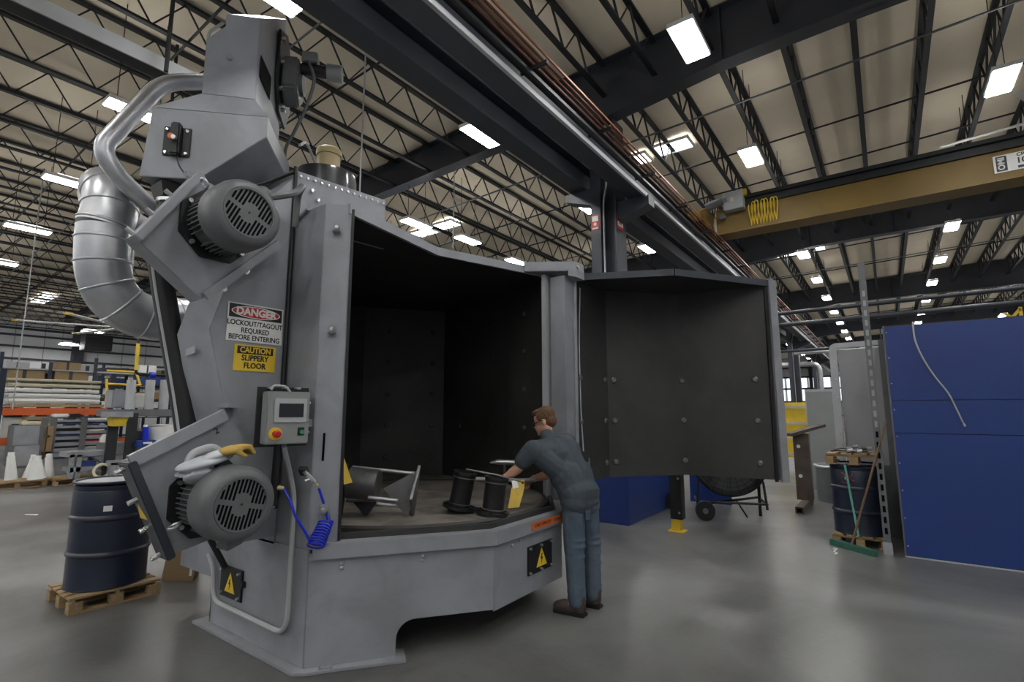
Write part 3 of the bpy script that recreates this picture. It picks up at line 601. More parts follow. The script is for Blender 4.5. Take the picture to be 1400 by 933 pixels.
# ---------------------------------------------------------- control box
dc = Vector((.225, .974, 0)); nc = Vector((.974, -.225, 0))
TL = on_x(367, 535, -3.07); BRc = on_plane(421, 606.4, TL, nc); W_ = (BRc - TL).dot(dc); H_ = TL.z - BRc.z
def Cb(u, w, o): return TL + dc * u - Vector((0, 0, w)) + nc * o
def cplate(u0, w0, u1, w1, o0, o1, name, m_, parent, bev=0): return MB().prism([Cb(u0, w0, o0), Cb(u1, w0, o0), Cb(u1, w1, o0), Cb(u0, w1, o0)], nc * (o1 - o0)).build(name, m_, parent, bev)
cbx = cplate(0, 0, W_, H_, -.12, 0, 'control_box', 'grey_light', mc, .006); cbx['label'] = 'grey control box with touch screen and red stop button'
cplate(-.03, -.03, W_ + .03, H_ + .02, -.135, -.12, 'back_plate', 'black', cbx)
cplate(.04 * W_ / .36, .10, .96 * W_, .105, 0, .001, 'door_seam', 'grey_light', cbx)
k = W_ / 190.; kh = H_ / 240.
cplate(30 * k, 32 * kh, 175 * k, 142 * kh, 0, .008, 'display_bezel', 'ltgrey', cbx, .002)
cplate(50 * k, 55 * kh, 160 * k, 118 * kh, .008, .010, 'display_screen', 'screen', cbx)
c = Cb(40 * k, 192 * kh, 0); MB().cyl(c, c + nc * .006, 29 * k, n=24).build('stop_plate', 'yellow', cbx); MB().lathe(c, nc, [(14 * k, .006), (14 * k, .03), (17 * k, .035), (17 * k, .048), (10 * k, .055)], 20).build('stop_button', 'red', cbx)
cplate(139 * k, 165 * kh, 168 * k, 202 * kh, 0, .004, 'switch_plate', 'black', cbx)
c = Cb(156 * k, 186 * kh, .004); MB().cyl(c, c + nc * .015, 10 * k, n=16).build('start_button', 'greenbtn', cbx)
for w in (50, 190): MB().cyl(Cb(W_, w * kh, -.05), Cb(W_ + .02, w * kh, -.05), .008, n=8).build('hinge_screw', 'zinc', cbx)
for u in (.15, .5, .8): MB().box(Cb(u * W_, -.02, -.1) - Vector((.015, .015, 0)), Cb(u * W_, -.02, -.1) + Vector((.015, .015, .012))).build('latch', 'zinc', cbx)
MB().tube(bend([Cb(.15 * W_, -.01, -.08), Cb(.2 * W_, -.04, -.08), Cb(.5 * W_, -.035, -.08), Cb(.6 * W_, 0, -.08)], .03), .008, 6).build('cable', 'ltgrey', cbx)
MB().cyl(Cb(.40 * W_, H_, -.09), Cb(.40 * W_, H_ + .38, -.12), .024, n=12).build('conduit', 'black', cbx)
MB().beam(Cb(.5 * W_, .2, -.13), Vector((-3.2, 2.0, TL.z - .2)), .2, .05).build('bracket', 'grey', cbx)

# ---------------------------------------------------------- elevator head and hopper (turned 42 degrees to the hall)
eu = Vector((math.sin(math.radians(42)), math.cos(math.radians(42)), 0)); ev = Vector((-eu.y, eu.x, 0)); TQ = Vector((-3.75, 1.362, 0))
def T(u, v, z): return TQ + eu * u + ev * v + Vector((0, 0, z))
ff = [(-.235, 3.67), (.498, 3.69), (.498, 3.535), (.08, 3.178), (-.275, 3.165)]
hop = MB().loft([T(u, 0, z) for u, z in ff], [T(u, .72, z + (.0 if z > 3.5 else .05)) for u, z in ff]).build('shot_hopper', 'grey', mc, .004); hop['label'] = 'grey shot hopper below the elevator head'
tw = [(.0, 3.90), (.362, 3.90), (.355, 4.57), (.118, 4.565), (.122, 4.465), (.0, 4.34)]
MB().loft([T(-.235, .0, 3.67), T(.498, 0, 3.69), T(.498, .7, 3.69), T(-.235, .7, 3.67)], [T(0, .15, 3.90), T(.362, .15, 3.90), T(.40, .7, 3.90), T(0, .7, 3.90)]).build('hopper_roof', 'grey', mc)
hd2 = MB().loft([T(u, .15, z) for u, z in tw], [T(.0, .88, 3.90), T(.362, .88, 3.90), T(.355, .88, 5.16), T(.118, .88, 5.16), T(.122, .88, 4.465), T(0, .88, 4.34)]).build('elevator_head', 'grey', mc, .004); hd2['label'] = 'grey bucket elevator head tower'
MB().prism([T(.366, .20, 4.12), T(.366, .50, 4.12), T(.366, .50, 4.32), T(.366, .20, 4.30)], eu * .002).build('inspection_slot', 'blackhole', mc)
MB().cyl(T(.17, .15, 4.20), T(.17, .135, 4.20), .018, n=10).build('bolt', 'zinc', hd2)
oc = [(.62, 4.86), (.86, 4.98), (1.06, 4.8), (1.08, 4.35), (.95, 4.12), (.70, 4.16), (.60, 4.4)]
MB().prism([T(.37, v, z) for v, z in oc], eu * .02).build('bearing_plate', 'black', hd2, .004)
for v, z in ((.66, 4.8), (.68, 4.6), (.68, 4.35), (1.0, 4.7), (1.0, 4.4), (.8, 4.22)): MB().cyl(T(.39, v, z), T(.42, v, z), .02, n=8).build('bolt', 'zinc', hd2)
def GM(u, v, z): return T(u, v + .18, z - .13)
gm = MB().prism([GM(.40, v, z) for v, z in ((.50, 4.80), (.74, 4.80), (.76, 4.50), (.62, 4.38), (.48, 4.5))], eu * .13).build('gear_motor', 'grey_dark', mc, .015); gm['label'] = 'shaft mounted gear motor on the elevator head'
MB().cyl(GM(.42, .62, 4.76), GM(.75, .62, 4.76), .055, n=16).build('motor_body', 'black', gm)
MB().cyl(GM(.75, .62, 4.76), GM(.88, .62, 4.76), .075, n=18).build('fan_cover', 'grey_light', gm)
MB().prism([GM(.54, .55, 4.80), GM(.54, .69, 4.80), GM(.54, .69, 4.90), GM(.54, .55, 4.90)], eu * .13).build('terminal_box', 'grey_light', gm, .008)
MB().cyl(GM(.53, .62, 4.6), GM(.56, .62, 4.6), .09, n=18).build('output_flange', 'grey_dark', gm)
MB().tube(spline([GM(.60, .55, 4.80), GM(.66, .52, 4.6), GM(.60, .55, 4.35), GM(.5, .62, 4.15), GM(.42, .7, 4.0), GM(.44, .74, 3.7)]), .014, 8).build('motor_cable', 'grey_dark', gm)
ip = MB().prism([T(-.147, -.0, 3.325), T(.022, 0, 3.325), T(.022, 0, 3.535), T(-.147, 0, 3.535)], ev * -.012).build('level_sensor', 'black', mc, .004); ip['label'] = 'black level sensor housing on the hopper'
MB().prism([T(-.09, -.012, 3.32), T(-.03, -.012, 3.32), T(-.03, -.012, 3.55), T(-.09, -.012, 3.55)], ev * -.05).build('sensor_body', 'black', ip, .01)
MB().cyl(T(-.07, -.06, 3.43), T(-.07, -.09, 3.43), .02, n=10).build('sensor_tip', 'orangelabel', ip); MB().cyl(T(-.055, -.06, 3.425), T(-.05, -.10, 3.42), .014, n=10).build('sensor_cap', 'zinc', ip)
for u in (-.125, 0):
    for z in (3.345, 3.51): MB().cyl(T(u, -.012, z), T(u, -.024, z), .010, n=8).build('bolt', 'zinc', ip)
MB().tube(spline([T(-.05, -.03, 3.33), T(-.02, -.03, 3.24), T(.04, -.02, 3.18), T(.16, .02, 3.12)]), .005, 6).build('sensor_cable', 'black', ip)
MB().tube(bend([T(-.02, .3, 4.1), T(-.05, .3, 4.5), T(.05, .3, 4.6)], .05), .012, 6).build('grab_bar', 'galv', hd2)
# feed spouts: black boot, clamp, and the long flat hose down to the lower wheel
sc = T(-.13, .16, 3.165); bt = MB().loft([sc + Vector((x, y, 0)) for x, y in ((-.11, -.11), (.11, -.11), (.11, .11), (-.11, .11))], [sc + Vector((x, y, -.10)) for x, y in ((-.08, -.08), (.08, -.08), (.08, .08), (-.08, .08))]).build('spout_boot', 'black', mc, .006)
MB().cyl(sc - Vector((0, 0, .10)), sc - Vector((0, 0, .125)), .095, n=20).build('hose_clamp', 'zinc', mc)
hose = spline([sc - Vector((0, 0, .12)), (-3.80, 1.26, 2.75), (-3.78, 1.30, 2.45), (-3.76, 1.36, 2.15), (-3.72, 1.44, 1.75), (-3.68, 1.50, 1.40)], 6)
MB().tube(hose, .068, 16).build('feed_hose', 'black', mc)
MB().tube([p + Vector((.028, -.055, 0)) for p in hose[3:]], .012, 8).build('hose_stripe', 'ltgrey', mc)
# roof: black cylinder with beige cap, front of roof
cy = MB().lathe((-4.0, 2.60, 3.40), (0, 0, 1), [(.27, 0), (.27, .30), (.262, .34), (.01, .345)], 40).build('exhaust_stack', 'gloss_black', mc); cy['label'] = 'glossy dark drum shaped stack on the cabinet roof'
MB().lathe((-4.0, 2.62, 3.74), (0, 0, 1), [(.10, 0), (.10, .2), (.115, .2), (.115, .25), (.10, .27), (.01, .275)], 28).build('stack_cap', 'beige', cy)
MB().tube(spline([(-3.95, 2.45, 3.8), (-3.85, 2.3, 3.88), (-3.7, 2.15, 3.75)]), .012, 6).build('cable', 'ltgrey', cy)
# small round pipe looping beside the elevator
XQ = -4.35
pq = [on_x(283, 112, XQ), on_x(222, 112, XQ), on_x(137, 203, XQ), on_x(160, 240, XQ), on_x(215, 292, XQ), on_x(260, 320, XQ)]
o = MB().tube(bend(pq, .16, 8), .062, 16).build('return_pipe', 'galv', mc, smooth=60); o['label'] = 'bent steel return pipe beside the elevator head'
# hinge post and door
hpst = MB().box((-2.67, 4.33, .70), (-2.50, 4.50, 2.95)).build('hinge_post', 'grey', mc, .006)
MB().cyl((-2.53, 4.56, .85), (-2.53, 4.56, 2.99), .035, n=14).build('hinge_tube', 'grey', mc)
MB().box((-2.74, 4.28, .75), (-2.70, 4.50, 2.98)).build('seal_strip', 'ltgrey', mc)
hb = MB().prism([(-2.83, 4.10, 2.99), (-2.44, 4.36, 2.99), (-2.40, 4.40, 2.99), (-2.40, 4.56, 2.99), (-2.60, 4.62, 2.99), (-2.95, 4.30, 2.99)], (0, 0, .10)).build('hinge_bracket', 'grey', mc, .006)
MB().prism([(-2.44, 4.30, 2.93), (-2.40, 4.40, 2.93), (-2.40, 4.56, 2.93), (-2.62, 4.56, 2.93)], (0, 0, .07)).build('hinge_lug', 'grey', hb)
MB().cyl((-2.42, 4.42, 3.03), (-2.39, 4.42, 3.03), .02, n=10).build('bolt', 'zinc', hb)
Dh = Vector((-2.58, 4.63, 0)); du = Vector((.738, .674, 0)).normalized(); dv = Vector((-.674, .738, 0)).normalized()
def D(u, v, z): return Dh + du * u + dv * v + Vector((0, 0, z))
ZB, ZT = .90, 3.0
back = [(0.02, .02), (.49, .47), (1.42, .56), (2.19, .02)]
dr = MB().prism([D(u, v, ZB) for u, v in [(0, .0), (-.03, .06)] + [(.47, .52), (1.43, .61), (2.24, .06), (2.21, 0)] + [(2.17, .02), (1.41, .57), (.50, .48), (.03, .02)]], (0, 0, ZT - ZB)).build('chamber_door', 'grey', mc); dr['label'] = 'swung-open concave chamber door, grey outside with black lining'
for i, ((u0, v0), (u1, v1)) in enumerate(zip(back, back[1:])):
    MB().prism([D(u0, v0, ZB - .01), D(u1, v1, ZB - .01), D(u1, v1, ZT - .02), D(u0, v0, ZT - .02)], dv * -.03).build('door_lining', 'rubber', dr)
    n = Vector((v1 - v0, -(u1 - u0))).normalized(); ln = math.hypot(u1 - u0, v1 - v0)
    for t in ((.12, .9) if i == 0 else (.08, .98) if i == 1 else (.80,)):
        for z in (1.05, 1.5, 1.95):
            u, v = u0 + (u1 - u0) * t, v0 + (v1 - v0) * t
            nn = (du * n.x + dv * n.y); p = D(u, v, z) - dv * .03
            MB().lathe(p, nn, [(.032, 0), (.032, .012), (.02, .022)], 12).build('lining_bolt', 'bare', dr)
tp = [(0, 0), (.98, -.32), (2.21, 0), (2.22, .05), (1.43, .60), (.47, .51), (-.02, .05)]
MB().prism([D(u, v, ZT - .012) for u, v in tp], (0, 0, .012)).build('door_top', 'grey', dr)
MB().prism([D(u, v, ZT - .018) for u, v in [(0.02, .02), (.98, -.29), (2.19, .02), (1.42, .58), (.49, .49)]], (0, 0, .005)).build('top_lining', 'rubber', dr)
rim = MB()
for a, b in ((tp[0], tp[1]), (tp[1], tp[2])): rim.beam(D(*a, ZT + .0), D(*b, ZT + .0), .035, .07)
rim.build('door_top_rim', 'slate_steel', dr)
MB().beam(D(2.23, -.01, ZB - .03), D(2.23, -.01, ZT + .03), .06, .085, du).build('door_edge', 'grey', dr, .004)
MB().beam(D(2.155, .01, ZB - .03), D(2.165, .0, ZT - .05), .02, .03, du).build('edge_seal', 'black', dr)
MB().beam(D(.0, -.005, ZB - .0), D(.0, -.005, ZT), .06, .05, du).build('hinge_edge', 'black', dr, .004)
MB().tube(spline([D(.09, .03, ZT - .1), D(.07, .03, 2.3), D(.08, .04, 1.6), D(.1, .05, 1.2)]), .008, 6).build('seal_cord', 'ltgrey', dr)
MB().cyl(D(2.235, .02, ZT - .02), D(2.235, .02, ZT + .06), .03, n=10).build('door_pin', 'grey', dr)

# ============================================================ THINGS AROUND THE MACHINE
# ---------------------------------------------------------- person
pm = thing('person', 'man in grey tee shirt and jeans leaning over the turntable, back to the camera', 'person', (-2.13, 3.93, 0))
hdc = on_x(744, 577, -2.50)
shL = on_x(727, 613, -2.42); elL = on_x(708, 641, -2.54); wrL = on_x(688, 656, -2.66)
shR = Vector((-2.37, 4.10, 1.335)); elR = on_x(748, 650, -2.60); wrR = on_x(728, 655, -2.80)
pel = Vector((-2.165, 3.94, .90)); che = Vector((-2.34, 3.94, 1.22)); nk = Vector((-2.45, 3.90, 1.40))
hpL, hpR = Vector((-2.17, 3.85, .86)), Vector((-2.15, 4.04, .85))
knL, knR = Vector((-2.155, 3.83, .47)), Vector((-2.12, 4.05, .46)); anL, anR = Vector((-2.13, 3.80, .09)), Vector((-2.11, 4.03, .09))
def basis(fwd, up=(0, 0, 1)):
    f = Vector(fwd).normalized(); s = Vector(up).cross(f).normalized(); return Matrix((f, s, f.cross(s))).transposed()
face = Vector((-.86, -.28, -.36)); HB = basis(face)        # looks down at the work
def Hd(a, b, c): return hdc + HB @ Vector((a, b, c))
body = MB()
body.caps(pel + Vector((0, 0, .02)), che, .10, .10).caps(che, nk - Vector((0, 0, .05)), .09, .06)
body.caps(shL, shR, .055, .055).caps(nk - Vector((0, 0, .06)), hdc - Vector((-.02, 0, .04)), .058, .054)
body.ell(hdc + HB @ Vector((-.012, 0, .03)), (.098, .077, .092), HB).ell(Hd(.035, 0, -.045), (.065, .055, .062), HB).ell(Hd(.088, 0, -.012), (.022, .013, .022), HB).ell(Hd(.075, 0, -.085), (.025, .025, .018), HB)
for s in (-1, 1): body.ell(Hd(-.012, s * .078, -.008), (.020, .010, .032), HB)
for sh, el, wr in ((shL, elL, wrL), (shR, elR, wrR)):
    body.caps(sh, el, .052, .042).caps(el, el.lerp(wr, .4), .043, .041).caps(el.lerp(wr, .35), wr, .041, .028)
    d = (wr - el).normalized(); s = d.cross(Vector((0, 0, 1))).normalized(); u = s.cross(d); d2 = (d * .8 - u * .5).normalized()
    pc = wr + d * .045 - u * .008; body.caps(wr, pc + d2 * .02, .028, .030); body.caps(pc + s * .018, pc - s * .018, .022, .022)
    for k, (o_, ln) in enumerate(((-.030, .062), (-.010, .072), (.010, .070), (.029, .055))):
        a = pc + s * o_ + d2 * .03; b = a + d2 * ln * .5 - u * .006; c = b + (d2 * .5 - u).normalized() * ln * .5
        body.caps(a, b, .0095, .009).caps(b, c, .009, .0075)
    t0 = wr + d * .03 + s * .024 * (1 if sh is shL else -1); t1 = t0 + (d2 + s * .7 * (1 if sh is shL else -1)).normalized() * .04; body.caps(t0, t1, .012, .0105).caps(t1, t1 + (d2 - u * .6).normalized() * .03, .010, .008)
for hp_, kn, an in ((hpL, knL, anL), (hpR, knR, anR)):
    body.caps(hp_, kn, .082, .055).caps(kn, kn.lerp(an, .35), .055, .058).caps(kn.lerp(an, .3), an, .056, .04).caps(an, an + Vector((-.12, -.02, -.045)), .038, .03)
remeshed(body, 'body', 'skin', pm, .0075, 5, .5)
tee = MB()
tee.caps(pel + Vector((.015, -.085, .03)), pel + Vector((.015, .085, .02)), .128, .126)
W1 = pel.lerp(che, .5)
tee.caps(W1 + Vector((.015, -.07, 0)), W1 + Vector((.015, .075, 0)), .150, .150).caps(che + Vector((.0, -.085, .01)), che + Vector((.0, .09, .01)), .148, .148)
tee.caps(shL.lerp(shR, .1) + Vector((.02, 0, -.035)), shL.lerp(shR, .9) + Vector((.02, 0, -.035)), .098, .098).caps(nk + Vector((.012, .01, -.065)), nk + Vector((0, 0, -.015)), .10, .068)
for sh, el in ((shL, elL), (shR, elR)): tee.caps(sh + Vector((.01, 0, -.01)), sh.lerp(el, .62), .080, .074)
tee.caps(pel + Vector((.012, -.085, -.035)), pel + Vector((.012, .085, -.035)), .127, .125)
tee.caps(che + Vector((.03, 0, .05)), nk + Vector((.03, .02, -.09)), .13, .10).caps(W1 + Vector((.03, 0, 0)), che + Vector((.03, 0, .04)), .15, .14).caps(shR + Vector((.03, -.06, -.06)), W1 + Vector((.02, .09, 0)), .09, .11).caps(shL + Vector((.04, .06, -.06)), W1 + Vector((.02, -.07, 0)), .09, .11)
for y in (-.07, 0, .075): tee.caps(W1 + Vector((.028, y, 0)), pel + Vector((.014, y, -.04)), .142, .128)
for k in range(7):                                           # folds across the back
    a = W1 + Vector((.150, -.10 + .035 * k, -.10 + .05 * (k % 3))); tee.caps(a, a + Vector((-.05, .10, .13)), .016, .010, 8)
tee_o = remeshed(tee, 'tee_shirt', 'tee', pm, .0085, 5, .5)
jn = MB()
jn.caps(hpL + Vector((.005, .0, .04)), hpR + Vector((.005, 0, .04)), .112, .112).caps(hpL + Vector((.012, 0, -.03)), hpR + Vector((.012, 0, -.03)), .108, .108)
for hp_, kn, an in ((hpL, knL, anL), (hpR, knR, anR)):
    jn.caps(hp_ + Vector((.005, 0, -.02)), kn, .102, .086).caps(kn, an + Vector((.01, 0, .02)), .082, .074)
    for t, r in ((.08, .086), (.9, .080), (.78, .081), (.55, .080), (.3, .083)):
        p = kn.lerp(an, t); jn.ell(p + Vector((.006, .004, 0)), (r, r, .022))
    for t in (.75, .88): p = hp_.lerp(kn, t); jn.ell(p + Vector((.012, 0, 0)), (.089, .089, .024))
jn_o = remeshed(jn, 'jeans', 'denim', pm, .009, 4, .5)
MB().beam(pel + Vector((.118, -.11, -.12)), pel + Vector((.118, -.02, -.125)), .008, .11, (0, 0, 1)).build('back_pocket', 'denim', jn_o, .004)
for an in (anL, anR):
    bt_ = MB().caps(an + Vector((.035, 0, .04)), an + Vector((.03, 0, -.035)), .052, .05).caps(an + Vector((.03, 0, -.045)), an + Vector((-.15, -.03, -.05)), .044, .04).caps(an + Vector((-.09, -.02, -.03)), an + Vector((-.15, -.03, -.045)), .05, .042)
    bo = remeshed(bt_, 'boot', 'boot', pm, .008, 4, .5)
    MB().prism([an + Vector((x, y, -.09)) for x, y in ((.085, -.04), (.085, .04), (-.09, .035), (-.17, .02), (-.20, -.03), (-.17, -.075), (-.08, -.06))], (0, 0, .028)).build('sole', 'black', bo, .006)
hr = MB().ell(Hd(-.028, 0, .052), (.098, .084, .082), HB).ell(Hd(-.055, 0, -.005), (.062, .075, .07), HB).ell(Hd(.03, 0, .10), (.055, .065, .032), HB)
for s in (-1, 1): hr.ell(Hd(-.01, s * .066, .045), (.05, .018, .045), HB)
remeshed(hr, 'hair', 'hair', pm, .007, 3, .5)
gs = MB()
for s in (-1, 1): gs.tube([Hd(.085, s * .055, .012), Hd(.03, s * .082, .014), Hd(-.02, s * .082, .008)], .0035, 6).ell(Hd(.088, s * .035, .008), (.006, .028, .018), HB)
gs.tube([Hd(.095, -.02, .012), Hd(.095, .02, .012)], .003, 6).build('safety_glasses', 'black', pm)
for wr, el, m_, nm in ((wrL, elL, 'suede', 'wrist_band'), (wrR, elR, 'zinc', 'wrist_watch')):
    d = (wr - el).normalized(); MB().tube([wr - d * .035, wr - d * .012], .034, 14).build(nm, m_, pm)

# ---------------------------------------------------------- workpieces on the turntable
zt = .818
def spool(c, lean, label):
    S = .80; c = Vector(c); ax = (Vector((0, 0, 1)) + Vector(lean)).normalized()
    o = thing('flanged_pipe_spool', label, 'pipe spool', c, 0, 'flanged pipe spools')
    f = MB().lathe(c, ax, [(a * S, b * S) for a, b in [(.02, .0), (.165, .0), (.165, .028), (.075, .03)]], 40).build('bottom_flange', 'black', o)
    b = MB().lathe(c, ax, [(a * S, b * S) for a, b in [(.112, .028), (.112, .04), (.104, .05), (.104, .30), (.11, .31), (.114, .345)]], 36, False).build('pipe_body', 'black', o)
    MB().lathe(c, ax, [(a * S, b * S) for a, b in [(.114, .345), (.118, .335), (.118, .35), (.085, .355), (.085, .1), (.01, .1)]], 36, False).build('top_rim', 'black', o)
    MB().lathe(c, ax, [(a * S, b * S) for a, b in [(.114, .047), (.114, .052), (.108, .055)]], 36, False).build('weld_ring', 'bare', b); MB().lathe(c, ax, [(a * S, b * S) for a, b in [(.108, .292), (.1135, .297), (.1135, .303), (.108, .306)]], 36, False).build('weld_ring', 'bare', b)
    for k in range(6):
        t = k * math.pi / 3 + .3; u = ax.orthogonal().normalized(); w = ax.cross(u); p = c + ax * .0225 + (u * math.cos(t) + w * math.sin(t)) * .110; MB().cyl(p, p + ax * .0015, .013, n=10).build('bolt_hole', 'blackhole', f)
    return o
s1 = on_z(627, 700, zt); s2 = on_z(673, 703, zt)
spool(s1 + Vector((0, 0, .03)), (.16, .10, 0), 'black flanged pipe spool leaning, left of its pair on the turntable')
spool(s2, (.10, .07, 0), 'black flanged pipe spool under the worker hand, right of its pair')
o = MB().tube([s1 + Vector((.04, .04, .325)), s2 + Vector((.03, .02, .292)), s2 + Vector((.16, .16, .24))], .008, 8).build('tie_rod', 'bare'); tag(o, 'thin steel rod laid across the tops of both pipe spools', 'rod')
tb = on_x(707, 676, -2.52); n_t = Vector((.62, -.62, .35)).normalized(); ux = Vector((.60, .75, .25)).normalized(); uy = n_t.cross(ux)
tgo = MB().prism([tb + ux * a + uy * b for a, b in ((-.11, -.085), (-.02, -.105), (.07, .02), (.10, .095), (.03, .105), (-.03, .06))], n_t * .003).build('part_tag', 'tagyellow'); tag(tgo, 'yellow card tag held beside the right pipe spool', 'tag')
MB().prism([tb + n_t * .004 + ux * a + uy * b for a, b in ((-.02, .05), (.03, .045), (.035, .105), (-.01, .115))], n_t * .002).build('white_sticker', 'paper', tgo)
MB().cyl(tb + n_t * .004 + ux * .075 + uy * .075, tb + n_t * .006 + ux * .075 + uy * .075, .012, n=10).build('eyelet', 'black', tgo)
# skeleton bracket at the left of the table
cg = on_x(520, 668, -3.18); ca = Vector((.80, .585, -.10)).normalized(); cu = Vector((-.05, .2, 1)).normalized(); cu = (cu - ca * cu.dot(ca)).normalized(); cw = ca.cross(cu)
def G(a, b, c=0): return cg + ca * a + cu * b + cw * c
go = thing('guide_frame', 'shiny steel frame of rods, sleeve and triangular end plates, left on the turntable', 'workpiece', (cg.x, cg.y, zt))
for a0, a1, b, c in ((-.24, .24, .135, .0), (-.27, .20, -.115, -.10), (-.05, .17, -.075, .12)): MB().cyl(G(a0, b, c), G(a1, b, c), .013, n=12).build('rod', 'galv', go)
MB().tube([G(-.24, .02), G(-.02, .02)], .118, 28).build('sleeve', 'bare', go)
MB().cyl(G(-.245, .02), G(-.235, .02), .10, n=24).build('sleeve_bore', 'blackhole', go)
MB().prism([G(.26, .20), G(.26, -.20, -.06), G(.26, -.06, .16)], ca * .02).build('end_plate', 'bare', go)
MB().prism([G(.26, .16, .0), G(.03, .0, .02), G(.24, -.20, -.06)], cw * .012).build('gusset', 'bare', go)
MB().prism([G(-.30, -.22, -.12), G(-.30, -.22, .14), G(-.30, .16, .10), G(-.30, .16, -.02)], ca * .02).build('end_plate', 'black', go)
MB().prism([G(-.20, -.12, -.06), G(-.02, -.10, -.06), G(-.08, -.22, -.06)], cw * .012).build('gusset', 'black', go)
tq = on_x(474, 650, -3.10); o = MB().prism([on_x(470, 625, -3.02), on_x(470, 663, -3.02), on_x(482, 660, -3.04)], (-.002, .001, 0)).build('corner_tag', 'tagyellow'); tag(o, 'yellow triangular card at the left edge of the turntable', 'tag')
sv = on_x(690, 633, -3.35); o = MB().tube([sv + Vector((-.13, -.09, 0)), sv + Vector((-.06, -.04, .008)), sv + Vector((.10, .07, 0))], [.008, .03, .028], 12).build('steel_nozzle', 'galv'); tag(o, 'pointed bright steel part behind the worker forearm', 'workpiece')
MB().cyl(sv + Vector((0, 0, -.02)), (sv.x, sv.y, zt), .014, n=8).build('stand_rod', 'bare', o)
o = MB().tube(spline([on_z(645, 655, .95), on_z(720, 657, .95), on_z(745, 652, 1.0)], 4), .02, 10).build('steel_bar', 'galv'); tag(o, 'round steel bar lying behind the pipe spools', 'bar')

# ---------------------------------------------------------- gloves on the lower motor
gl_ = thing('work_glove', 'grey and tan leather work glove lying on the lower motor', 'glove', (-3.1, 1.42, 1.30))
gm1 = MB(); g0 = on_x(262, 640, -3.20); g1 = on_x(300, 622, -3.10)
gm1.ell(g0.lerp(g1, .5) + Vector((0, 0, .0)), (.12, .16, .03), Matrix.Rotation(.25, 3, 'X')).ell(g0 + Vector((.02, .01, -.02)), (.12, .10, .022), Matrix.Rotation(.2, 3, 'X')).ell(g1 + Vector((0, -.02, .0)), (.07, .07, .022), Matrix.Rotation(.3, 3, 'X')).ell(g0 + Vector((.09, .03, -.045)), (.06, .11, .024), Matrix.Rotation(-.7, 3, 'Y'))
remeshed(gm1, 'cuff', 'leather', gl_, .006, 3)
gm2 = MB(); g2 = on_x(316, 616, -3.06)
gm2.ell(g2, (.075, .07, .028), Matrix.Rotation(.2, 3, 'X'))
for k in range(4):
    a = g2 + Vector((-.045 + .028 * k, .03, .012)); gm2.caps(a, a + Vector((.004, .055, .006)), .016, .015).caps(a + Vector((.004, .055, .006)), a + Vector((.012, .075, -.03)), .015, .013)
gm2.caps(g2 + Vector((.05, -.01, 0)), g2 + Vector((.075, .045, -.03)), .016, .013)
remeshed(gm2, 'palm', 'suede', gl_, .006, 3)

# ---------------------------------------------------------- blue coil hose with blow gun
hs_ = thing('air_hose', 'coiled bright blue air hose with blow gun hanging on the jamb', 'hose', (-3.02, 1.98, .9))
a0 = on_x(388, 668, -3.12); pts = [on_x(x, y, X) for x, y, X in ((388, 669, -3.12), (396, 684, -3.06), (404, 706, -3.02), (416, 726, -3.0), (424, 740, -2.99))]
MB().tube(spline(pts, 6), .0085, 8).build('hose_lead', 'bluehose', hs_)
ca_, cb_ = on_x(431, 748, -2.97), on_x(446, 714, -2.96); coil = []
ax = (cb_ - ca_); n_ = 9
u_ = Vector((.81, .59, 0)).normalized(); w_ = Vector((.55, -.75, .75)).normalized()
for i in range(n_ * 14 + 1):
    t = i / (n_ * 14); ang = 2 * math.pi * n_ * t; rr = .052 - .010 * t
    coil.append(ca_.lerp(cb_, t) + u_ * rr * math.cos(ang) + w_ * rr * math.sin(ang) + Vector((0, 0, .0)))
MB().tube(coil, .0056, 7).build('coil', 'bluehose', hs_)
MB().tube(spline([coil[-1], on_x(449, 712, -2.97), on_x(443, 690, -2.985), on_x(436, 668, -2.99)], 6), .0085, 8).build('hose_tail', 'bluehose', hs_)
g_ = on_x(434, 664, -2.99); g1_ = on_x(416, 645, -3.0); MB().tube([g_, g_.lerp(g1_, .2), g_.lerp(g1_, .25), g1_], [.009, .009, .017, .013], 12).build('blow_gun', 'zinc', hs_)
MB().tube([g_.lerp(g1_, .5), g_.lerp(g1_, .5) + Vector((.01, -.05, -.01))], .008, 8).build('trigger', 'zinc', hs_); MB().cyl(g_, g_.lerp(g1_, .15), .0115, n=10).build('brass_fitting', 'beige', hs_)
MB().tube([a0, on_x(380, 667, -3.14), on_x(371, 666, -3.17)], [.011, .014, .012], 10).build('inlet_fitting', 'beige', hs_)
MB().beam(g1_ + Vector((-.02, .0, .02)), g1_ + Vector((-.04, .03, -.02)), .05, .03).build('hook', 'black', hs_)

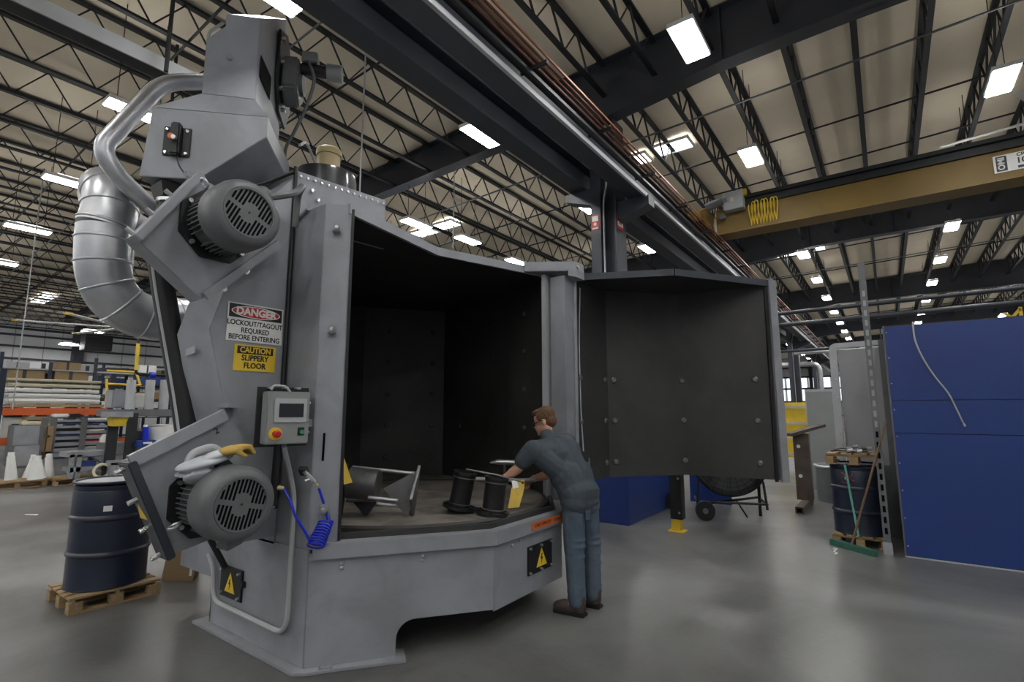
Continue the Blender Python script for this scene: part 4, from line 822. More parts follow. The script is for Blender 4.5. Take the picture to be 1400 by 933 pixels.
# ---------------------------------------------------------- big galvanised duct
dt = thing('exhaust_duct', 'thick silver galvanised duct curving up beside the machine', 'duct', (-4.6, 1.6, 2.3))
XD = -4.55
pd = [Vector((XD, 2.05, 2.37)), on_x(262, 436, XD), on_x(205, 436, XD)]
arc = [on_x(x, y, XD) for x, y in ((262, 436), (215, 437), (178, 425), (153, 402), (142, 372), (141, 340), (143, 312))]
sm_ = spline(arc, 5); R0 = .168
MB().tube([Vector((XD, 2.1, 2.37))] + sm_, R0, 28).build('lower_elbow', 'galv', dt, smooth=60)
for k in range(2, len(sm_) - 1, 5):
    d = (sm_[k + 1] - sm_[k - 1]).normalized(); MB().tube([sm_[k] - d * .010, sm_[k] - d * .004, sm_[k] + d * .004, sm_[k] + d * .010], [R0, R0 + .008, R0 + .008, R0], 28, False).build('seam_ring', 'galv', dt)
tp_ = sm_[-1]; up_ = spline([tp_, tp_ + Vector((.0, .02, .13)), tp_ + Vector((-.05, .03, .26)), tp_ + Vector((-.20, .05, .37)), tp_ + Vector((-.42, .09, .37)), tp_ + Vector((-.55, .2, .30)), tp_ + Vector((-.6, .5, .2)), tp_ + Vector((-.6, 1.0, .18))], 5)
MB().tube(up_[:22], R0 + .004, 28).build('upper_elbow', 'galv', dt, smooth=60)
MB().tube(up_[20:], .13, 24).build('branch_pipe', 'galv', dt, smooth=60)
for k in (1, 6, 11, 16):
    d = (up_[k + 1] - up_[k - 1]).normalized(); MB().tube([up_[k] - d * .010, up_[k] - d * .004, up_[k] + d * .004, up_[k] + d * .010], [R0 + .004, R0 + .012, R0 + .012, R0 + .004], 28, False).build('seam_ring', 'galv', dt)

# ---------------------------------------------------------- drums and pallets
def pallet(name, label, c, rz, sx, sy, z0=0, h=.125, nb=5):
    o = thing(name, label, 'pallet', (c[0], c[1], z0), rz)
    bw = sx / nb * .78
    for k in range(nb): x = -sx / 2 + sx * (k + .5) / nb; MB().box((x - bw / 2, -sy / 2, h - .018), (x + bw / 2, sy / 2, h)).build('deck_board', 'wood', o, .002, local=True)
    for x in (-sx / 2 + bw / 2, 0, sx / 2 - bw / 2): MB().box((x - bw / 2, -sy / 2, 0), (x + bw / 2, sy / 2, .016)).build('bottom_board', 'wood', o, .002, local=True)
    for y in (-sy / 2 + .03, 0, sy / 2 - .03): MB().box((-sx / 2, y - .012, h - .036), (sx / 2, y + .012, h - .018)).build('stringer', 'wood', o, .001, local=True)
    for x in (-sx / 2 + .045, 0, sx / 2 - .045):
        for y in (-sy / 2 + .045, 0, sy / 2 - .045): MB().box((x - .045, y - .045, .016), (x + .045, y + .045, h - .036)).build('block', 'wood', o, .002, local=True)
    return o
def drum(label, c, z0, r=.29, H=.86, open_top=False):
    o = thing('steel_drum', label, 'drum', (c[0], c[1], z0), 0, 'navy steel drums'); C_ = Vector((c[0], c[1], z0))
    pr = [(r - .005, 0), (r + .004, .006), (r, .02)]
    for z in (.32 * H, .66 * H): pr += [(r, z - .025), (r + .012, z - .008), (r + .012, z + .008), (r, z + .025)]
    pr += [(r, H - .08), (r - .004, H - .07), (r, H - .06), (r, H - .03)]
    MB().lathe(C_, (0, 0, 1), [(.01, 0)] + pr + [(r - .012, H - .03), (.01, H - .032)] if not open_top else [(.01, 0)] + pr + [(r, H), (r - .012, H), (r - .012, H - .09), (.01, H - .09)], 48).build('shell', 'navy', o)
    MB().tube([C_ + Vector((r * math.cos(t), r * math.sin(t), H - .005)) for t in [2 * math.pi * i / 48 for i in range(48)]], .012, 8, closed=True).build('rolled_rim', 'navy', o)
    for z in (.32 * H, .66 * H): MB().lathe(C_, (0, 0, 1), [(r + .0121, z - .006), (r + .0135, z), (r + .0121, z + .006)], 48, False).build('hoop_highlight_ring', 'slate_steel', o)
    return o
pallet('drum_pallet', 'small wooden pallet under the left navy drum', (-5.66, 1.735), 0, .62, .64)
dc_ = (-5.66, 1.735); d1 = drum('navy blue steel drum on a small pallet, beside the lower motor', dc_, .126, .29, .875)
MB().lathe((dc_[0], dc_[1], .126), (0, 0, 1), [(.275, .862), (.27, .868), (.01, .870)], 40).build('lid', 'ltgrey', d1)
ca2 = Vector((dc_[0], dc_[1], 0)); sd2 = Vector((math.cos(-.42), math.sin(-.42), 0)); st2 = Vector((-sd2.y, sd2.x, 0)); MB().prism([ca2 + sd2 * .2905 + st2 * a + Vector((0, 0, b)) for a, b in ((-.03, .765), (.03, .765), (.03, .81), (-.03, .81))], sd2 * .003).build('sticker', 'paper', d1)
bxo = thing('cardboard_box', 'flattened brown cardboard box leaning behind the lower housing', 'box', (-5.55, 2.35, 0))
MB().prism([(-5.72, 2.19, .0), (-5.48, 2.37, .0), (-5.55, 2.48, .42), (-5.80, 2.28, .42)], (-.10, .09, 0)).build('carton', 'card', bxo, .004)
MB().prism([(-5.502, 2.345, .05), (-5.484, 2.36, .05), (-5.497, 2.37, .12), (-5.515, 2.355, .12)], (.002, -.002, 0)).build('sticker', 'paper', bxo)
o = MB().prism([(-5.65, 2.62, 0), (-5.45, 2.75, 0), (-5.62, 2.95, 0), (-5.83, 2.82, 0)], (0, 0, .004)).build('paper_sheet', 'paper'); tag(o, 'white paper sheet on the floor behind the machine', 'paper')
o = MB().prism([on_z(120 / 3.59, 600 + 373 / 3.59, 0), on_z(188 / 3.59, 600 + 372 / 3.59, 0), on_z(180 / 3.59, 600 + 377 / 3.59, 0)], (0, 0, .004)).build('paper_scrap', 'paper'); tag(o, 'small white paper scrap on the floor left of the drum', 'paper')
hp2 = MB().tube(spline([(-5.6, 2.9, .02), (-5.5, 2.7, .2), (-5.35, 2.62, .5), (-5.3, 2.55, .75)], 6), .03, 10).build('hose_tail', 'ltgrey'); tag(hp2, 'grey corrugated hose hanging behind the lower housing', 'hose')

# ============================================================ RIGHT SIDE: booth, drum, fan, far equipment
bb = thing('blue_booth', 'tall royal blue panelled booth wall at the right edge', 'booth', (1.9, 7.4, 0))
for z0, z1 in ((.015, 1.352), (1.358, 1.722), (1.728, 2.585)):
    MB().box((.045, 7.40, z0), (3.6, 7.43, z1)).build('panel', 'blue', bb, .003)
MB().box((.03, 7.405, 0), (.05, 9.5, 2.60)).build('side_panel', 'grey_dark', bb)
MB().box((.03, 7.43, 0), (3.6, 7.47, 2.60)).build('backing', 'slate_steel', bb)
for k in range(9): MB().cyl((.065, 7.40, .12 + .3 * k), (.065, 7.394, .12 + .3 * k), .007, n=6).build('rivet', 'zinc', bb)
MB().box((.03, 7.385, 0), (3.6, 7.40, .012)).build('floor_seal', 'ltgrey', bb)
o = MB().tube(spline([(.32, 7.40, 2.62), (.315, 7.38, 2.56), (.32, 7.375, 2.40), (.37, 7.375, 2.2), (.46, 7.375, 1.98), (.555, 7.375, 1.80), (.61, 7.375, 1.62), (.655, 7.375, 1.465)], 5), .0085, 8).build('hanging_cable', 'ltgrey'); tag(o, 'thin pale cable dangling down the blue booth wall', 'cable')
MB().cyl((.655, 7.375, 1.47), (.662, 7.375, 1.44), .012, n=8).build('cable_end', 'zinc', o)
ah = thing('yellow_hook_bracket', 'small yellow crossed hook standing on the blue booth roof', 'bracket', (1.28, 8.3, 2.6))
MB().beam((1.22, 8.3, 2.62), (1.36, 8.3, 2.80), .03, .03).build('arm', 'yellow', ah); MB().beam((1.22, 8.3, 2.76), (1.34, 8.3, 2.64), .03, .03).build('arm', 'yellow', ah); MB().beam((1.36, 8.3, 2.60), (1.36, 8.3, 2.82), .03, .03).build('arm', 'yellow', ah)
# slotted post
sp_ = thing('slotted_post', 'grey perforated steel post standing left of the blue booth', 'post', (-.12, 7.42, 0))
MB().box((-.155, 7.40, 0), (-.085, 7.406, 3.4)).build('face_plate', 'grey_dark', sp_)
MB().box((-.155, 7.406, 0), (-.149, 7.46, 3.4)).build('side_plate', 'grey_dark', sp_); MB().box((-.091, 7.406, 0), (-.085, 7.46, 3.4)).build('side_plate', 'grey_dark', sp_)
for k in range(24): MB().box((-.134, 7.397, .22 + .12 * k), (-.106, 7.40, .29 + .12 * k)).build('slot', 'fabric' if k > 9 else 'blackhole', sp_)
MB().box((-.165, 7.39, 0), (-.075, 7.40, .13)).build('foot_bracket', 'galv', sp_)
# grey curtained booth side behind the drum
gb = thing('grey_booth_door', 'grey framed booth door with pale fabric panel behind the post', 'booth door', (-.3, 8.45, 0))
MB().box((-.50, 8.47, .9), (-.02, 8.485, 2.46)).build('fabric_panel', 'fabric', gb)
MB().box((-.5, 8.47, 0), (.03, 8.485, .9)).build('lower_panel', 'grey_dark', gb)
fr_ = MB(); fr_.prism([(-.60, 8.44, 0), (-.51, 8.44, 0), (-.51, 8.44, 2.47), (-.02, 8.44, 2.49), (-.02, 8.44, 2.56), (-.53, 8.44, 2.55), (-.585, 8.44, 2.52), (-.60, 8.44, 2.46)], (0, .07, 0)); fr_.build('door_frame', 'ltgrey', gb, .004)
MB().box((-.03, 8.40, 0), (.03, 8.5, 2.56)).build('door_frame', 'grey_dark', gb)
for k in range(9): MB().cyl((-.545, 8.44, .3 + .25 * k), (-.545, 8.43, .3 + .25 * k), .009, n=6).build('rivet', 'zinc', gb)
# right drum stack
pallet('drum_pallet', 'wooden pallet under the right navy drum', (-.385, 7.86), 0, .58, .56, 0, .125, 4)
d2_ = drum('navy blue steel drum with red scrawl between two pallets', (-.385, 7.86), .126, .272, .83)
o = MB().box((-.49, 7.606, .775), (-.455, 7.609, .81)).build('sticker', 'paper', d2_)
cv_ = Vector((-.385, 7.86, 0))
for ph0, z0, z1 in ((-2.10, .86, .80), (-2.05, .80, .83), (-2.12, .74, .72), (-1.98, .83, .76)):
    MB().tube([cv_ + Vector((.2735 * math.cos(ph0 + .08 * i), .2735 * math.sin(ph0 + .08 * i), z0 + (z1 - z0) * i / 5 + .01 * math.sin(3 * i))) for i in range(6)], .003, 5).build('red_scrawl', 'red', d2_)
pallet('lid_pallet', 'wooden pallet lying on top of the right drum', (-.38, 7.86), 0, .60, .58, .958, .13, 4)
for k in range(11):
    a = random.uniform(-.27, .2); b = random.uniform(-.25, .25); l_ = random.uniform(.10, .22); t = random.uniform(-.6, .6)
    p = Vector((-.38 + a, 7.82 + b * .7, 1.10 + .012 * (k % 4)))
    w = thing('loose_hose_fitting', 'grey metal hose fitting in the heap on the upper pallet', 'fitting', p, 0, 'fittings heaped on the upper pallet')
    q = p + Vector((l_ * math.cos(t), l_ * math.sin(t), .02 * random.random()))
    MB().tube([p, p.lerp(q, .5) + Vector((0, 0, .012)), q], .013, 8).build('shank', 'bare', w)
    MB().cyl(q, q + (q - p).normalized() * .05, .025, n=10).build('coupling', 'galv', w)
o = thing('push_broom', 'push broom with green bristles and brown handle leaning on the right drum', 'broom', (-.44, 7.40, 0))
MB().beam((-.68, 7.53, .055), (-.235, 7.19, .055), .06, .03).build('head', 'green', o, .006); MB().beam((-.68, 7.53, .021), (-.235, 7.19, .021), .05, .042).build('bristles', 'green', o)
MB().tube([(-.46, 7.36, .07), (-.02, 7.40, 1.50)], .012, 10).build('handle', 'brownwood', o)
o = MB().tube([(-.395, 7.52, .135), (-.43, 7.60, .45), (-.475, 7.575, .955)], .012, 10).build('green_stick', 'teal'); tag(o, 'pale green broom handle propped against the right drum', 'stick')
o = MB().tube(spline([on_z(x, y, .01) for x, y in ((1139, 750), (1144, 751), (1140, 754), (1145, 757), (1141, 758))], 4), .006, 6).build('cable_scrap', 'paper'); tag(o, 'short white curl of string on the floor by the broom', 'string')
# box section stand
st_ = thing('steel_stand', 'brown steel upright stand on a box-section foot in the aisle', 'stand', (-1.25, 10.2, 0))
MB().box((-1.31, 9.45, .0), (-1.19, 10.75, .10)).build('foot', 'rusty', st_, .004); MB().box((-1.285, 9.447, .02), (-1.215, 9.45, .08)).build('foot_bore', 'blackhole', st_)
MB().box((-1.38, 10.25, .10), (-1.14, 10.45, 1.22)).build('upright', 'rusty', st_, .004); MB().beam((-1.42, 10.1, 1.2), (-.95, 10.6, 1.36), .16, .05).build('top_plate', 'rusty', st_)
for z in (.5, 1.0): MB().cyl((-1.3, 10.25, z), (-1.3, 10.24, z), .03, n=10).build('hole', 'paper', st_)
# tank and electrical cabinet
tk = thing('round_tank', 'dark round steel tank on the floor behind the right drum', 'tank', (-.75, 11.2, 0)); MB().lathe((-.75, 11.2, 0), (0, 0, 1), [(.01, 0), (.42, 0), (.42, .62), (.01, .63)], 40).build('shell', 'grey_dark', tk)
MB().tube([(-.75 + .43 * math.cos(t), 11.2 + .43 * math.sin(t), .62) for t in [2 * math.pi * i / 36 for i in range(36)]], .025, 8, closed=True).build('rim', 'galv', tk)
ec = thing('electrical_cabinet', 'tall pale grey electrical cabinet beyond the right drum', 'cabinet', (-1.0, 12.3, 0))
MB().box((-1.35, 12.1, .0), (-.85, 12.6, 2.05)).build('body', 'ltgrey', ec, .008); MB().box((-1.33, 12.085, .05), (-.87, 12.1, 2.0)).build('door', 'grey_light', ec, .004)
# yellow curtain wall with grey rails
yc = thing('yellow_curtain_screen', 'yellow vinyl screen behind grey rails at the far end of the aisle', 'screen', (-2.2, 16.2, 0))
pA, pB = on_y(1064, 556, 16.0), on_y(1118, 552, 16.0)
MB().box((pA.x - .3, 16.2, .35), (pB.x, 16.22, 1.85)).build('vinyl_sheet', 'yellow', yc)
for z in (1.72, 1.28, .86, .46): MB().box((pA.x - .3, 16.0, z - .03), (pB.x + .05, 16.06, z + .03)).build('rail', 'ltgrey', yc)
for x in (pA.x - .25, pB.x + .02): MB().box((x, 16.0, 0), (x + .06, 16.06, 1.9)).build('post', 'ltgrey', yc)
MB().box((pB.x - .14, 15.98, 1.45), (pB.x - .1, 16.0, 1.75)).build('hook', 'black', yc)
# pipes across the aisle
for k, (z, Y, r) in enumerate(((3.30, 10.0, .035), (3.55, 13.0, .05), (4.2, 26, .09), (3.05, 14.0, .035))):
    o = MB().cyl((-3.2, Y, z), (6 if k < 3 else -.4, Y, z + (.08 if k < 3 else .02)), r, n=12).build('overhead_pipe', 'slate_steel' if k != 2 else 'galv'); tag(o, ['dark pipe crossing above the aisle, nearest the booth', 'thick dark pipe crossing behind the nearest one', 'silver pipe crossing far down the aisle', 'short grey pipe ending at the grey booth'][k], 'pipe')
o = MB().tube(bend([(-6, 30, 4.0), (-2.6, 30, 4.0), (-2.6, 30, 1.8)], .4), .13, 12).build('silver_drop_pipe', 'galv'); tag(o, 'silver pipe elbow dropping beside the far column', 'pipe')
for k, (x, h_, w_) in enumerate(((-6.5, 2.2, 1.4), (-4.2, 1.7, 1.0), (-3.0, 2.5, .8), (-.9, 2.0, .9))):
    o = thing('far_machine', ['low pale machine at the far end of the hall, leftmost', 'small dark machine far beyond the yellow screen', 'tall pale machine far beyond the yellow screen', 'machine behind the electrical cabinet far away'][k], 'machine', (x, 34, 0))
    MB().box((x - w_ / 2, 34, 0), (x + w_ / 2, 35, h_ * .7)).build('body', ['ltgrey', 'grey_dark', 'white', 'grey'][k], o, .02); MB().box((x - w_ / 4, 34.2, h_ * .7), (x + w_ / 3, 34.8, h_)).build('head', ['white', 'black', 'ltgrey', 'grey_dark'][k], o, .02)
# drum fan under the open door
fn_ = thing('drum_fan', 'large black wheeled drum fan standing behind the open door', 'fan', (-2.0, 8.5, 0))
fc_ = Vector((-2.05, 8.45, .88)); fa = Vector((.35, -.94, 0)).normalized()
MB().lathe(fc_, fa, [(.52, -.20), (.54, -.19), (.54, .19), (.52, .20), (.515, .18), (.515, -.18)], 48, False).build('drum_shroud', 'black', fn_)
MB().lathe(fc_, fa, [(.515, -.17), (.10, -.18)], 40, False).build('rear_guard', 'grey_dark', fn_)
for r_ in (.12, .20, .26, .33, .40, .46, .50): MB().tube([fc_ + fa * .19 + (Vector((fa.y, -fa.x, 0)) * math.cos(t) + Vector((0, 0, 1)) * math.sin(t)) * r_ for t in [2 * math.pi * i / 40 for i in range(40)]], .005, 5, closed=True).build('guard_ring', 'black_steel', fn_)
fs = Vector((fa.y, -fa.x, 0))
for k in range(24):
    t = math.pi * k / 12; d = fs * math.cos(t) + Vector((0, 0, 1)) * math.sin(t); MB().cyl(fc_ + fa * .19 + d * .10, fc_ + fa * .19 + d * .51, .004, n=5).build('guard_spoke', 'black_steel', fn_)
for k in range(4):
    t = math.pi * k / 2 + .4; d = fs * math.cos(t) + Vector((0, 0, 1)) * math.sin(t); e_ = fs * -math.sin(t) + Vector((0, 0, 1)) * math.cos(t)
    MB().prism([fc_ + d * .08 - e_ * .05 + fa * .05, fc_ + d * .47 - e_ * .13 + fa * .06, fc_ + d * .48 + e_ * .10 - fa * .06, fc_ + d * .08 + e_ * .05 - fa * .03], fa * .006).build('blade', 'bare', fn_)
MB().cyl(fc_ - fa * .15, fc_ + fa * .12, .10, n=20).build('motor', 'grey_dark', fn_)
for s in (-1, 1):
    MB().tube(bend([fc_ + fs * .45 * s + Vector((0, 0, -.3)) + fa * .18, fc_ + fs * .48 * s + fa * .22 + Vector((0, 0, -.70))], .05), .018, 8).build('frame_leg', 'black', fn_)
    MB().tube([fc_ + fs * .48 * s + fa * .22 + Vector((0, 0, -.62)), fc_ + fs * .48 * s - fa * .25 + Vector((0, 0, -.62))], .018, 8).build('frame_rail', 'black', fn_)
MB().tube([fc_ + fs * .48 + fa * .22 + Vector((0, 0, -.62)), fc_ - fs * .48 + fa * .22 + Vector((0, 0, -.62))], .018, 8).build('frame_rail', 'black', fn_)
for wx in (on_z(965, 712, .0), on_z(921, 697, .0)):
    MB().lathe(wx + Vector((0, 0, .14)), fa, [(.02, -.03), (.09, -.035), (.14, -.03), (.14, .03), (.09, .035), (.02, .03)], 28).build('wheel', 'black', fn_)
    MB().cyl(wx + fa * -.05 + Vector((0, 0, .14)), wx + fa * .05 + Vector((0, 0, .14)), .04, n=12).build('hub', 'bare', fn_)
lg = on_z(1040, 706, 0); MB().box((lg.x - .02, lg.y - .02, 0), (lg.x + .02, lg.y + .02, .62)).build('frame_leg', 'black', fn_)
MB().tube([lg + Vector((-.02, 0, .28)), on_z(965, 712, 0) + Vector((0, 0, .24))], .02, 8).build('frame_rail', 'black', fn_)
lg2 = on_z(1022, 708, 0); MB().tube([lg2 + Vector((0, 0, 0)), lg2 + Vector((-.15, .0, .25))], .012, 8).build('brace', 'black', fn_)
# black post with yellow foot, blue crate
py_ = Vector((-2.42, 7.15, 0)); o = thing('guard_post', 'black steel post with a yellow foot under the open door', 'post', py_)
MB().box(py_ + Vector((-.075, -.06, .16)), py_ + Vector((.085, .08, 1.1))).build('shaft', 'black', o, .004); MB().box(py_ + Vector((-.07, -.055, .012)), py_ + Vector((.05, .06, .17))).build('yellow_foot', 'yellow', o, .004); MB().box(py_ + Vector((-.11, -.09, 0)), py_ + Vector((.10, .09, .012))).build('foot_plate', 'yellow', o)
for z in (.25, .7): MB().cyl(py_ + Vector((.05, -.06, z)), py_ + Vector((.05, -.075, z)), .015, n=8).build('bolt', 'zinc', o)
cr_ = thing('blue_guard_box', 'royal blue sheet metal guard around the column foot below the open door', 'guard', (-3.55, 8.0, 0))
for a, b in (((-4.05, 7.04), (-3.08, 7.07)), ((-3.11, 7.07), (-3.08, 9.0)), ((-4.05, 7.07), (-4.02, 9.0)), ((-4.02, 8.97), (-3.11, 9.0))): MB().box((*a, 0), (*b, .90)).build('panel', 'blue', cr_, .003)
o = MB().box((-3.0, 9.6, 0), (-2.3, 9.64, 1.3)).build('blue_partition', 'blue'); tag(o, 'blue partition sheet behind the black post', 'partition')

# ============================================================ LEFT BACKGROUND: storage
def lb(x0, y0, x1, y1, X, dep, name, m_, parent, bev=0):
    a, b = on_x(x0, y0, X), on_x(x1, y1, X); return MB().box((X - dep, min(a.y, b.y), min(a.z, b.z)), (X, max(a.y, b.y), max(a.z, b.z))).build(name, m_, parent, bev)
def lthing(name, label, cat, px, X, z=0, group=None): p = on_x(px[0], px[1], X); return thing(name, label, cat, (X, p.y, z), 0, group)
XR_ = -17.0
rk = lthing('pallet_rack', 'orange beamed pallet rack carrying the cream wrapped stack', 'rack', (70, 600), XR_)
bm_ = lb(4, 558, 150, 567.5, XR_, .08, 'beam', 'orange', rk); bm2 = lb(0, 600, 22, 609, XR_, .08, 'beam', 'orange', rk); lb(150, 600, 235, 605, XR_ - .6, .08, 'beam', 'orange', rk)
for px in (-2, 151):
    p = on_x(px, 560, XR_); MB().box((XR_ - .1, p.y - .06, 0), (XR_, p.y + .06, 2.62)).build('upright', 'navy', rk); MB().box((XR_ - 1.2, p.y - .06, 0), (XR_ - 1.1, p.y + .06, 2.62)).build('upright', 'navy', rk)
    for k in range(7): MB().beam((XR_ - .05, p.y, .2 + .35 * k), (XR_ - 1.15, p.y, .35 + .35 * k), .03, .03).build('brace', 'navy', rk)
ws = lthing('wrapped_sheet_stack', 'long cream stack of wrapped sheets lying on the pallet rack', 'stack', (70, 555), XR_ - .05, 2.0)
ys = [517, 524, 531, 538, 545, 552]
for k in range(5): lb(8 + (k % 2), ys[k] - .6, 141 - (k % 3), ys[k + 1] + .6, XR_ - .08 - .02 * (k % 2), 1.0, 'wrapped_sheet', 'cream' if k < 2 else 'paper', ws, .05)
lb(14, 552.5, 142, 557, XR_ - .05, 1.0, 'pallet_boards', 'wood', ws)
# cabinet, crates, shelf frame below
gc = lthing('grey_cabinet', 'grey two-door steel cabinet below the orange rack beam', 'cabinet', (38, 638), -16.2)
lb(20, 582, 55, 638, -16.3, .6, 'body', 'grey_dark', gc, .02); lb(20.5, 583, 52, 608.5, -16.27, .04, 'door', 'grey', gc, .01); lb(20, 610, 51, 637, -16.27, .04, 'door', 'grey', gc, .01)
wc = lthing('printed_white_carton', 'white printed carton under the left end of the orange beam', 'box', (15, 598), XR_ - .2, .95); lb(4, 566, 36, 598, XR_ - .2, .5, 'carton', 'white', wc, .02); lb(16, 580, 34, 584, XR_ - .19, .02, 'printed_swoosh', 'navy', wc); lb(5, 568, 30, 571, XR_ - .19, .02, 'printed_band', 'slate_steel', wc)
fs_ = lthing('slatted_parts_rack', 'grey slatted parts rack with blue edged shelves on the left', 'rack', (105, 625), -16.6)
for x in (58, 70, 112, 152): lb(x, 572, x + 2.2, 628, -16.55, .05, 'upright', 'grey_dark', fs_)
for y in (575, 583, 590.5, 598, 606, 614, 620): lb(70, y, 152, y + 1.5, -16.58, .5, 'shelf', 'grey', fs_); lb(72, y + 1.5, 148, y + 3.6, -16.62, .03, 'shelf_edge', 'blue', fs_)
for i, (x0, y0, x1, y1, m_) in enumerate(((112, 587, 140, 590, 'cream'), (114, 595, 142, 598, 'orangelabel'), (112, 602, 138, 605.5, 'red'), (116, 610, 138, 613.5, 'cream'), (74, 586, 108, 590, 'black'), (76, 601, 110, 605, 'black'), (74, 609, 104, 613, 'navy'))):
    o = lthing('flat_stock', ['cream sheet stock on the top blue edged shelf', 'orange bundle on the second blue edged shelf', 'red bundle on the middle blue edged shelf', 'cream bundle on the low blue edged shelf', 'black stock on the upper blue edged shelf', 'black stock on the middle blue edged shelf', 'navy stock on the low blue edged shelf'][i], 'sheet stock', (x0, y1), -16.6, 1.0); lb(x0, y0, x1, y1, -16.6, .45, 'bundle', m_, o, .02)
o = lthing('wooden_crate', 'open wooden crate frame beside the grey cabinet', 'crate', (62, 625), -16.5); lb(56, 583, 59, 625, -16.5, .5, 'post', 'wood', o); lb(66, 583, 69, 625, -16.5, .5, 'post', 'wood', o); lb(56, 596, 69, 598, -16.5, .5, 'rail', 'wood', o); lb(56, 618, 69, 622, -16.5, .5, 'rail', 'wood', o); lb(60, 601, 66, 617, -16.6, .4, 'bin', 'blue', o)
for i, (x0, y0, x1, y1, m_) in enumerate(((36, 570, 70, 576, 'card'), (72, 566, 95, 571, 'paper'), (96, 566, 112, 571, 'black'), (30, 575, 112, 580, 'cream'), (115, 572, 148, 576, 'white'), (126, 576, 140, 580, 'paper'))):
    o = lthing('stored_bundle', ['brown carton under the orange beam', 'white roll under the orange beam', 'black coil under the orange beam', 'long cream board below the orange beam', 'white board at the right below the orange beam', 'white tray above the blue edged shelves'][i], 'bundle', (x0, y1), -16.8, 1.2); lb(x0, y0, x1, y1, -16.8, .5, 'bundle', m_, o, .025)
# white cones (bobbins) on pallets
for i, (x, yb, yt, wb, wt, X) in enumerate(((15, 656, 624, 19, 12, -15.0), (41, 653, 627, 22, 9, -14.9), (50, 655, 629, 26, 16, -14.6), (67, 652, 626, 15, 11, -15.0))):
    b, t = on_x(x, yb, X), on_x(x + (4 if i == 1 else 0), yt, X); w = abs(on_x(x + wb / 2, yb, X).y - b.y); w2 = abs(on_x(x + wt / 2, yb, X).y - b.y)
    o = thing('white_cone', ['white tapered cone standing alone on the left pallet', 'slanting white cone in the trio on the right pallet', 'widest white cone at the front of the trio', 'slim white cone at the right of the trio'][i], 'cone', b, 0, 'white cones')
    MB().tube([b, b.lerp(t, .85), t], [w, w2, w2 * .95], 20).build('shell', 'white', o); MB().cyl(t, t + Vector((0, 0, .08)), w2 * .8, n=16).build('collar', 'paper', o)
pallet('floor_pallet', 'flat wooden pallet under the single white cone at far left', (-15.4, 2.85), 0, 1.0, .95, 0, .13)
pallet('floor_pallet', 'flat wooden pallet under the trio of white cones', (-15.2, 3.85), 0, 1.0, .95, 0, .13)
# steel shelf with rolls
sh_ = lthing('steel_shelf', 'grey steel shelf holding three grey rolls behind the feed hose', 'shelf', (200, 610), -14.5)
for y0, y1 in ((560, 569), (607, 616)): lb(150, y0, 262, y1, -14.5, .9, 'shelf_board', 'grey_dark', sh_)
lb(149, 563, 182, 570.5, -14.0, .5, 'shelf_board', 'grey', sh_)
for x in (176, 150, 258): lb(x, 565, x + 5, 655, -14.45, .08, 'leg', 'black_steel', sh_)
for i, x in enumerate((171, 197, 217, 238)):
    b, t = on_x(x + 6, 559, -14.8), on_x(x + 9, 520, -14.8); r_ = abs(on_x(x + 6.5, 540, -14.8).y - on_x(x, 540, -14.8).y); b.z = on_x(200, 560, -14.8).z; o = thing('grey_roll', ['grey upright roll at the left end of the steel shelf', 'second grey upright roll on the steel shelf', 'third grey upright roll beside the feed hose', 'grey upright roll hidden behind the feed hose'][i], 'roll', b, 0, 'grey rolls'); MB().tube([b, t], r_, 20).build('roll_body', 'ltgrey', o); MB().cyl(t, t + (t - b).normalized() * .01, r_ * .5, n=14).build('core', 'grey_dark', o)
o = lthing('grey_bin', 'grey plastic bin behind the rolls on the steel shelf', 'bin', (165, 556), -15.2, 1.7); lb(155, 533, 172, 558, -15.2, .5, 'body', 'grey', o, .02); lb(186, 538, 198, 558, -15.2, .5, 'body', 'white', o, .02)
o = lthing('orange_bin', 'orange plastic bin hanging under the steel shelf', 'bin', (164, 582), -14.1, 1.2); a, b = on_x(153, 568, -14.1), on_x(176, 583, -14.1); MB().loft([Vector((-14.1, a.y, a.z)), Vector((-14.1, b.y, a.z)), Vector((-14.5, b.y, a.z)), Vector((-14.5, a.y, a.z))], [Vector((-14.12, a.y + .06, b.z)), Vector((-14.12, b.y - .06, b.z)), Vector((-14.48, b.y - .06, b.z)), Vector((-14.48, a.y + .06, b.z))]).build('tub', 'yellow', o, .01); lb(152, 566.5, 177, 569, -14.08, .45, 'rim', 'yellow', o)
o = lthing('blue_box', 'flat blue printed box on the lower steel shelf', 'box', (200, 611), -14.2, .9); lb(187, 603, 213, 611, -14.3, .4, 'carton', 'blue', o, .01); lb(196, 605, 208, 607, -14.29, .005, 'printed_band', 'white', o)
o = lthing('white_pail', 'large white pail on the lower steel shelf', 'pail', (218, 607), -14.6, .9); b, t = on_x(220, 607, -14.7), on_x(220, 582, -14.7); MB().tube([b, t], [.26, .29], 24).build('shell', 'paper', o); MB().cyl(t, t + Vector((0, 0, .03)), .30, n=24).build('lid', 'white', o)
o = lthing('spray_can', 'blue and white can on the lower steel shelf', 'can', (198, 603), -14.3, .95); b, t = on_x(199, 604, -14.4), on_x(199, 584, -14.4); MB().tube([b, t], .07, 14).build('can_body', 'bluehose', o); MB().cyl(t, t + Vector((0, 0, .05)), .05, n=12).build('cap', 'white', o)
o = lthing('dark_toolbox', 'dark grey tool box on the lower steel shelf', 'tool box', (186, 603), -14.5, .95); lb(181, 590, 194, 603, -14.5, .3, 'body', 'slate_steel', o, .01)
o = lthing('work_bench', 'grey welded bench frame with a blue bin in front of the shelf', 'bench', (120, 652), -14.6)
for x in (96, 106, 140): lb(x, 622, x + 3, 655, -14.6, .06, 'leg', 'grey', o)
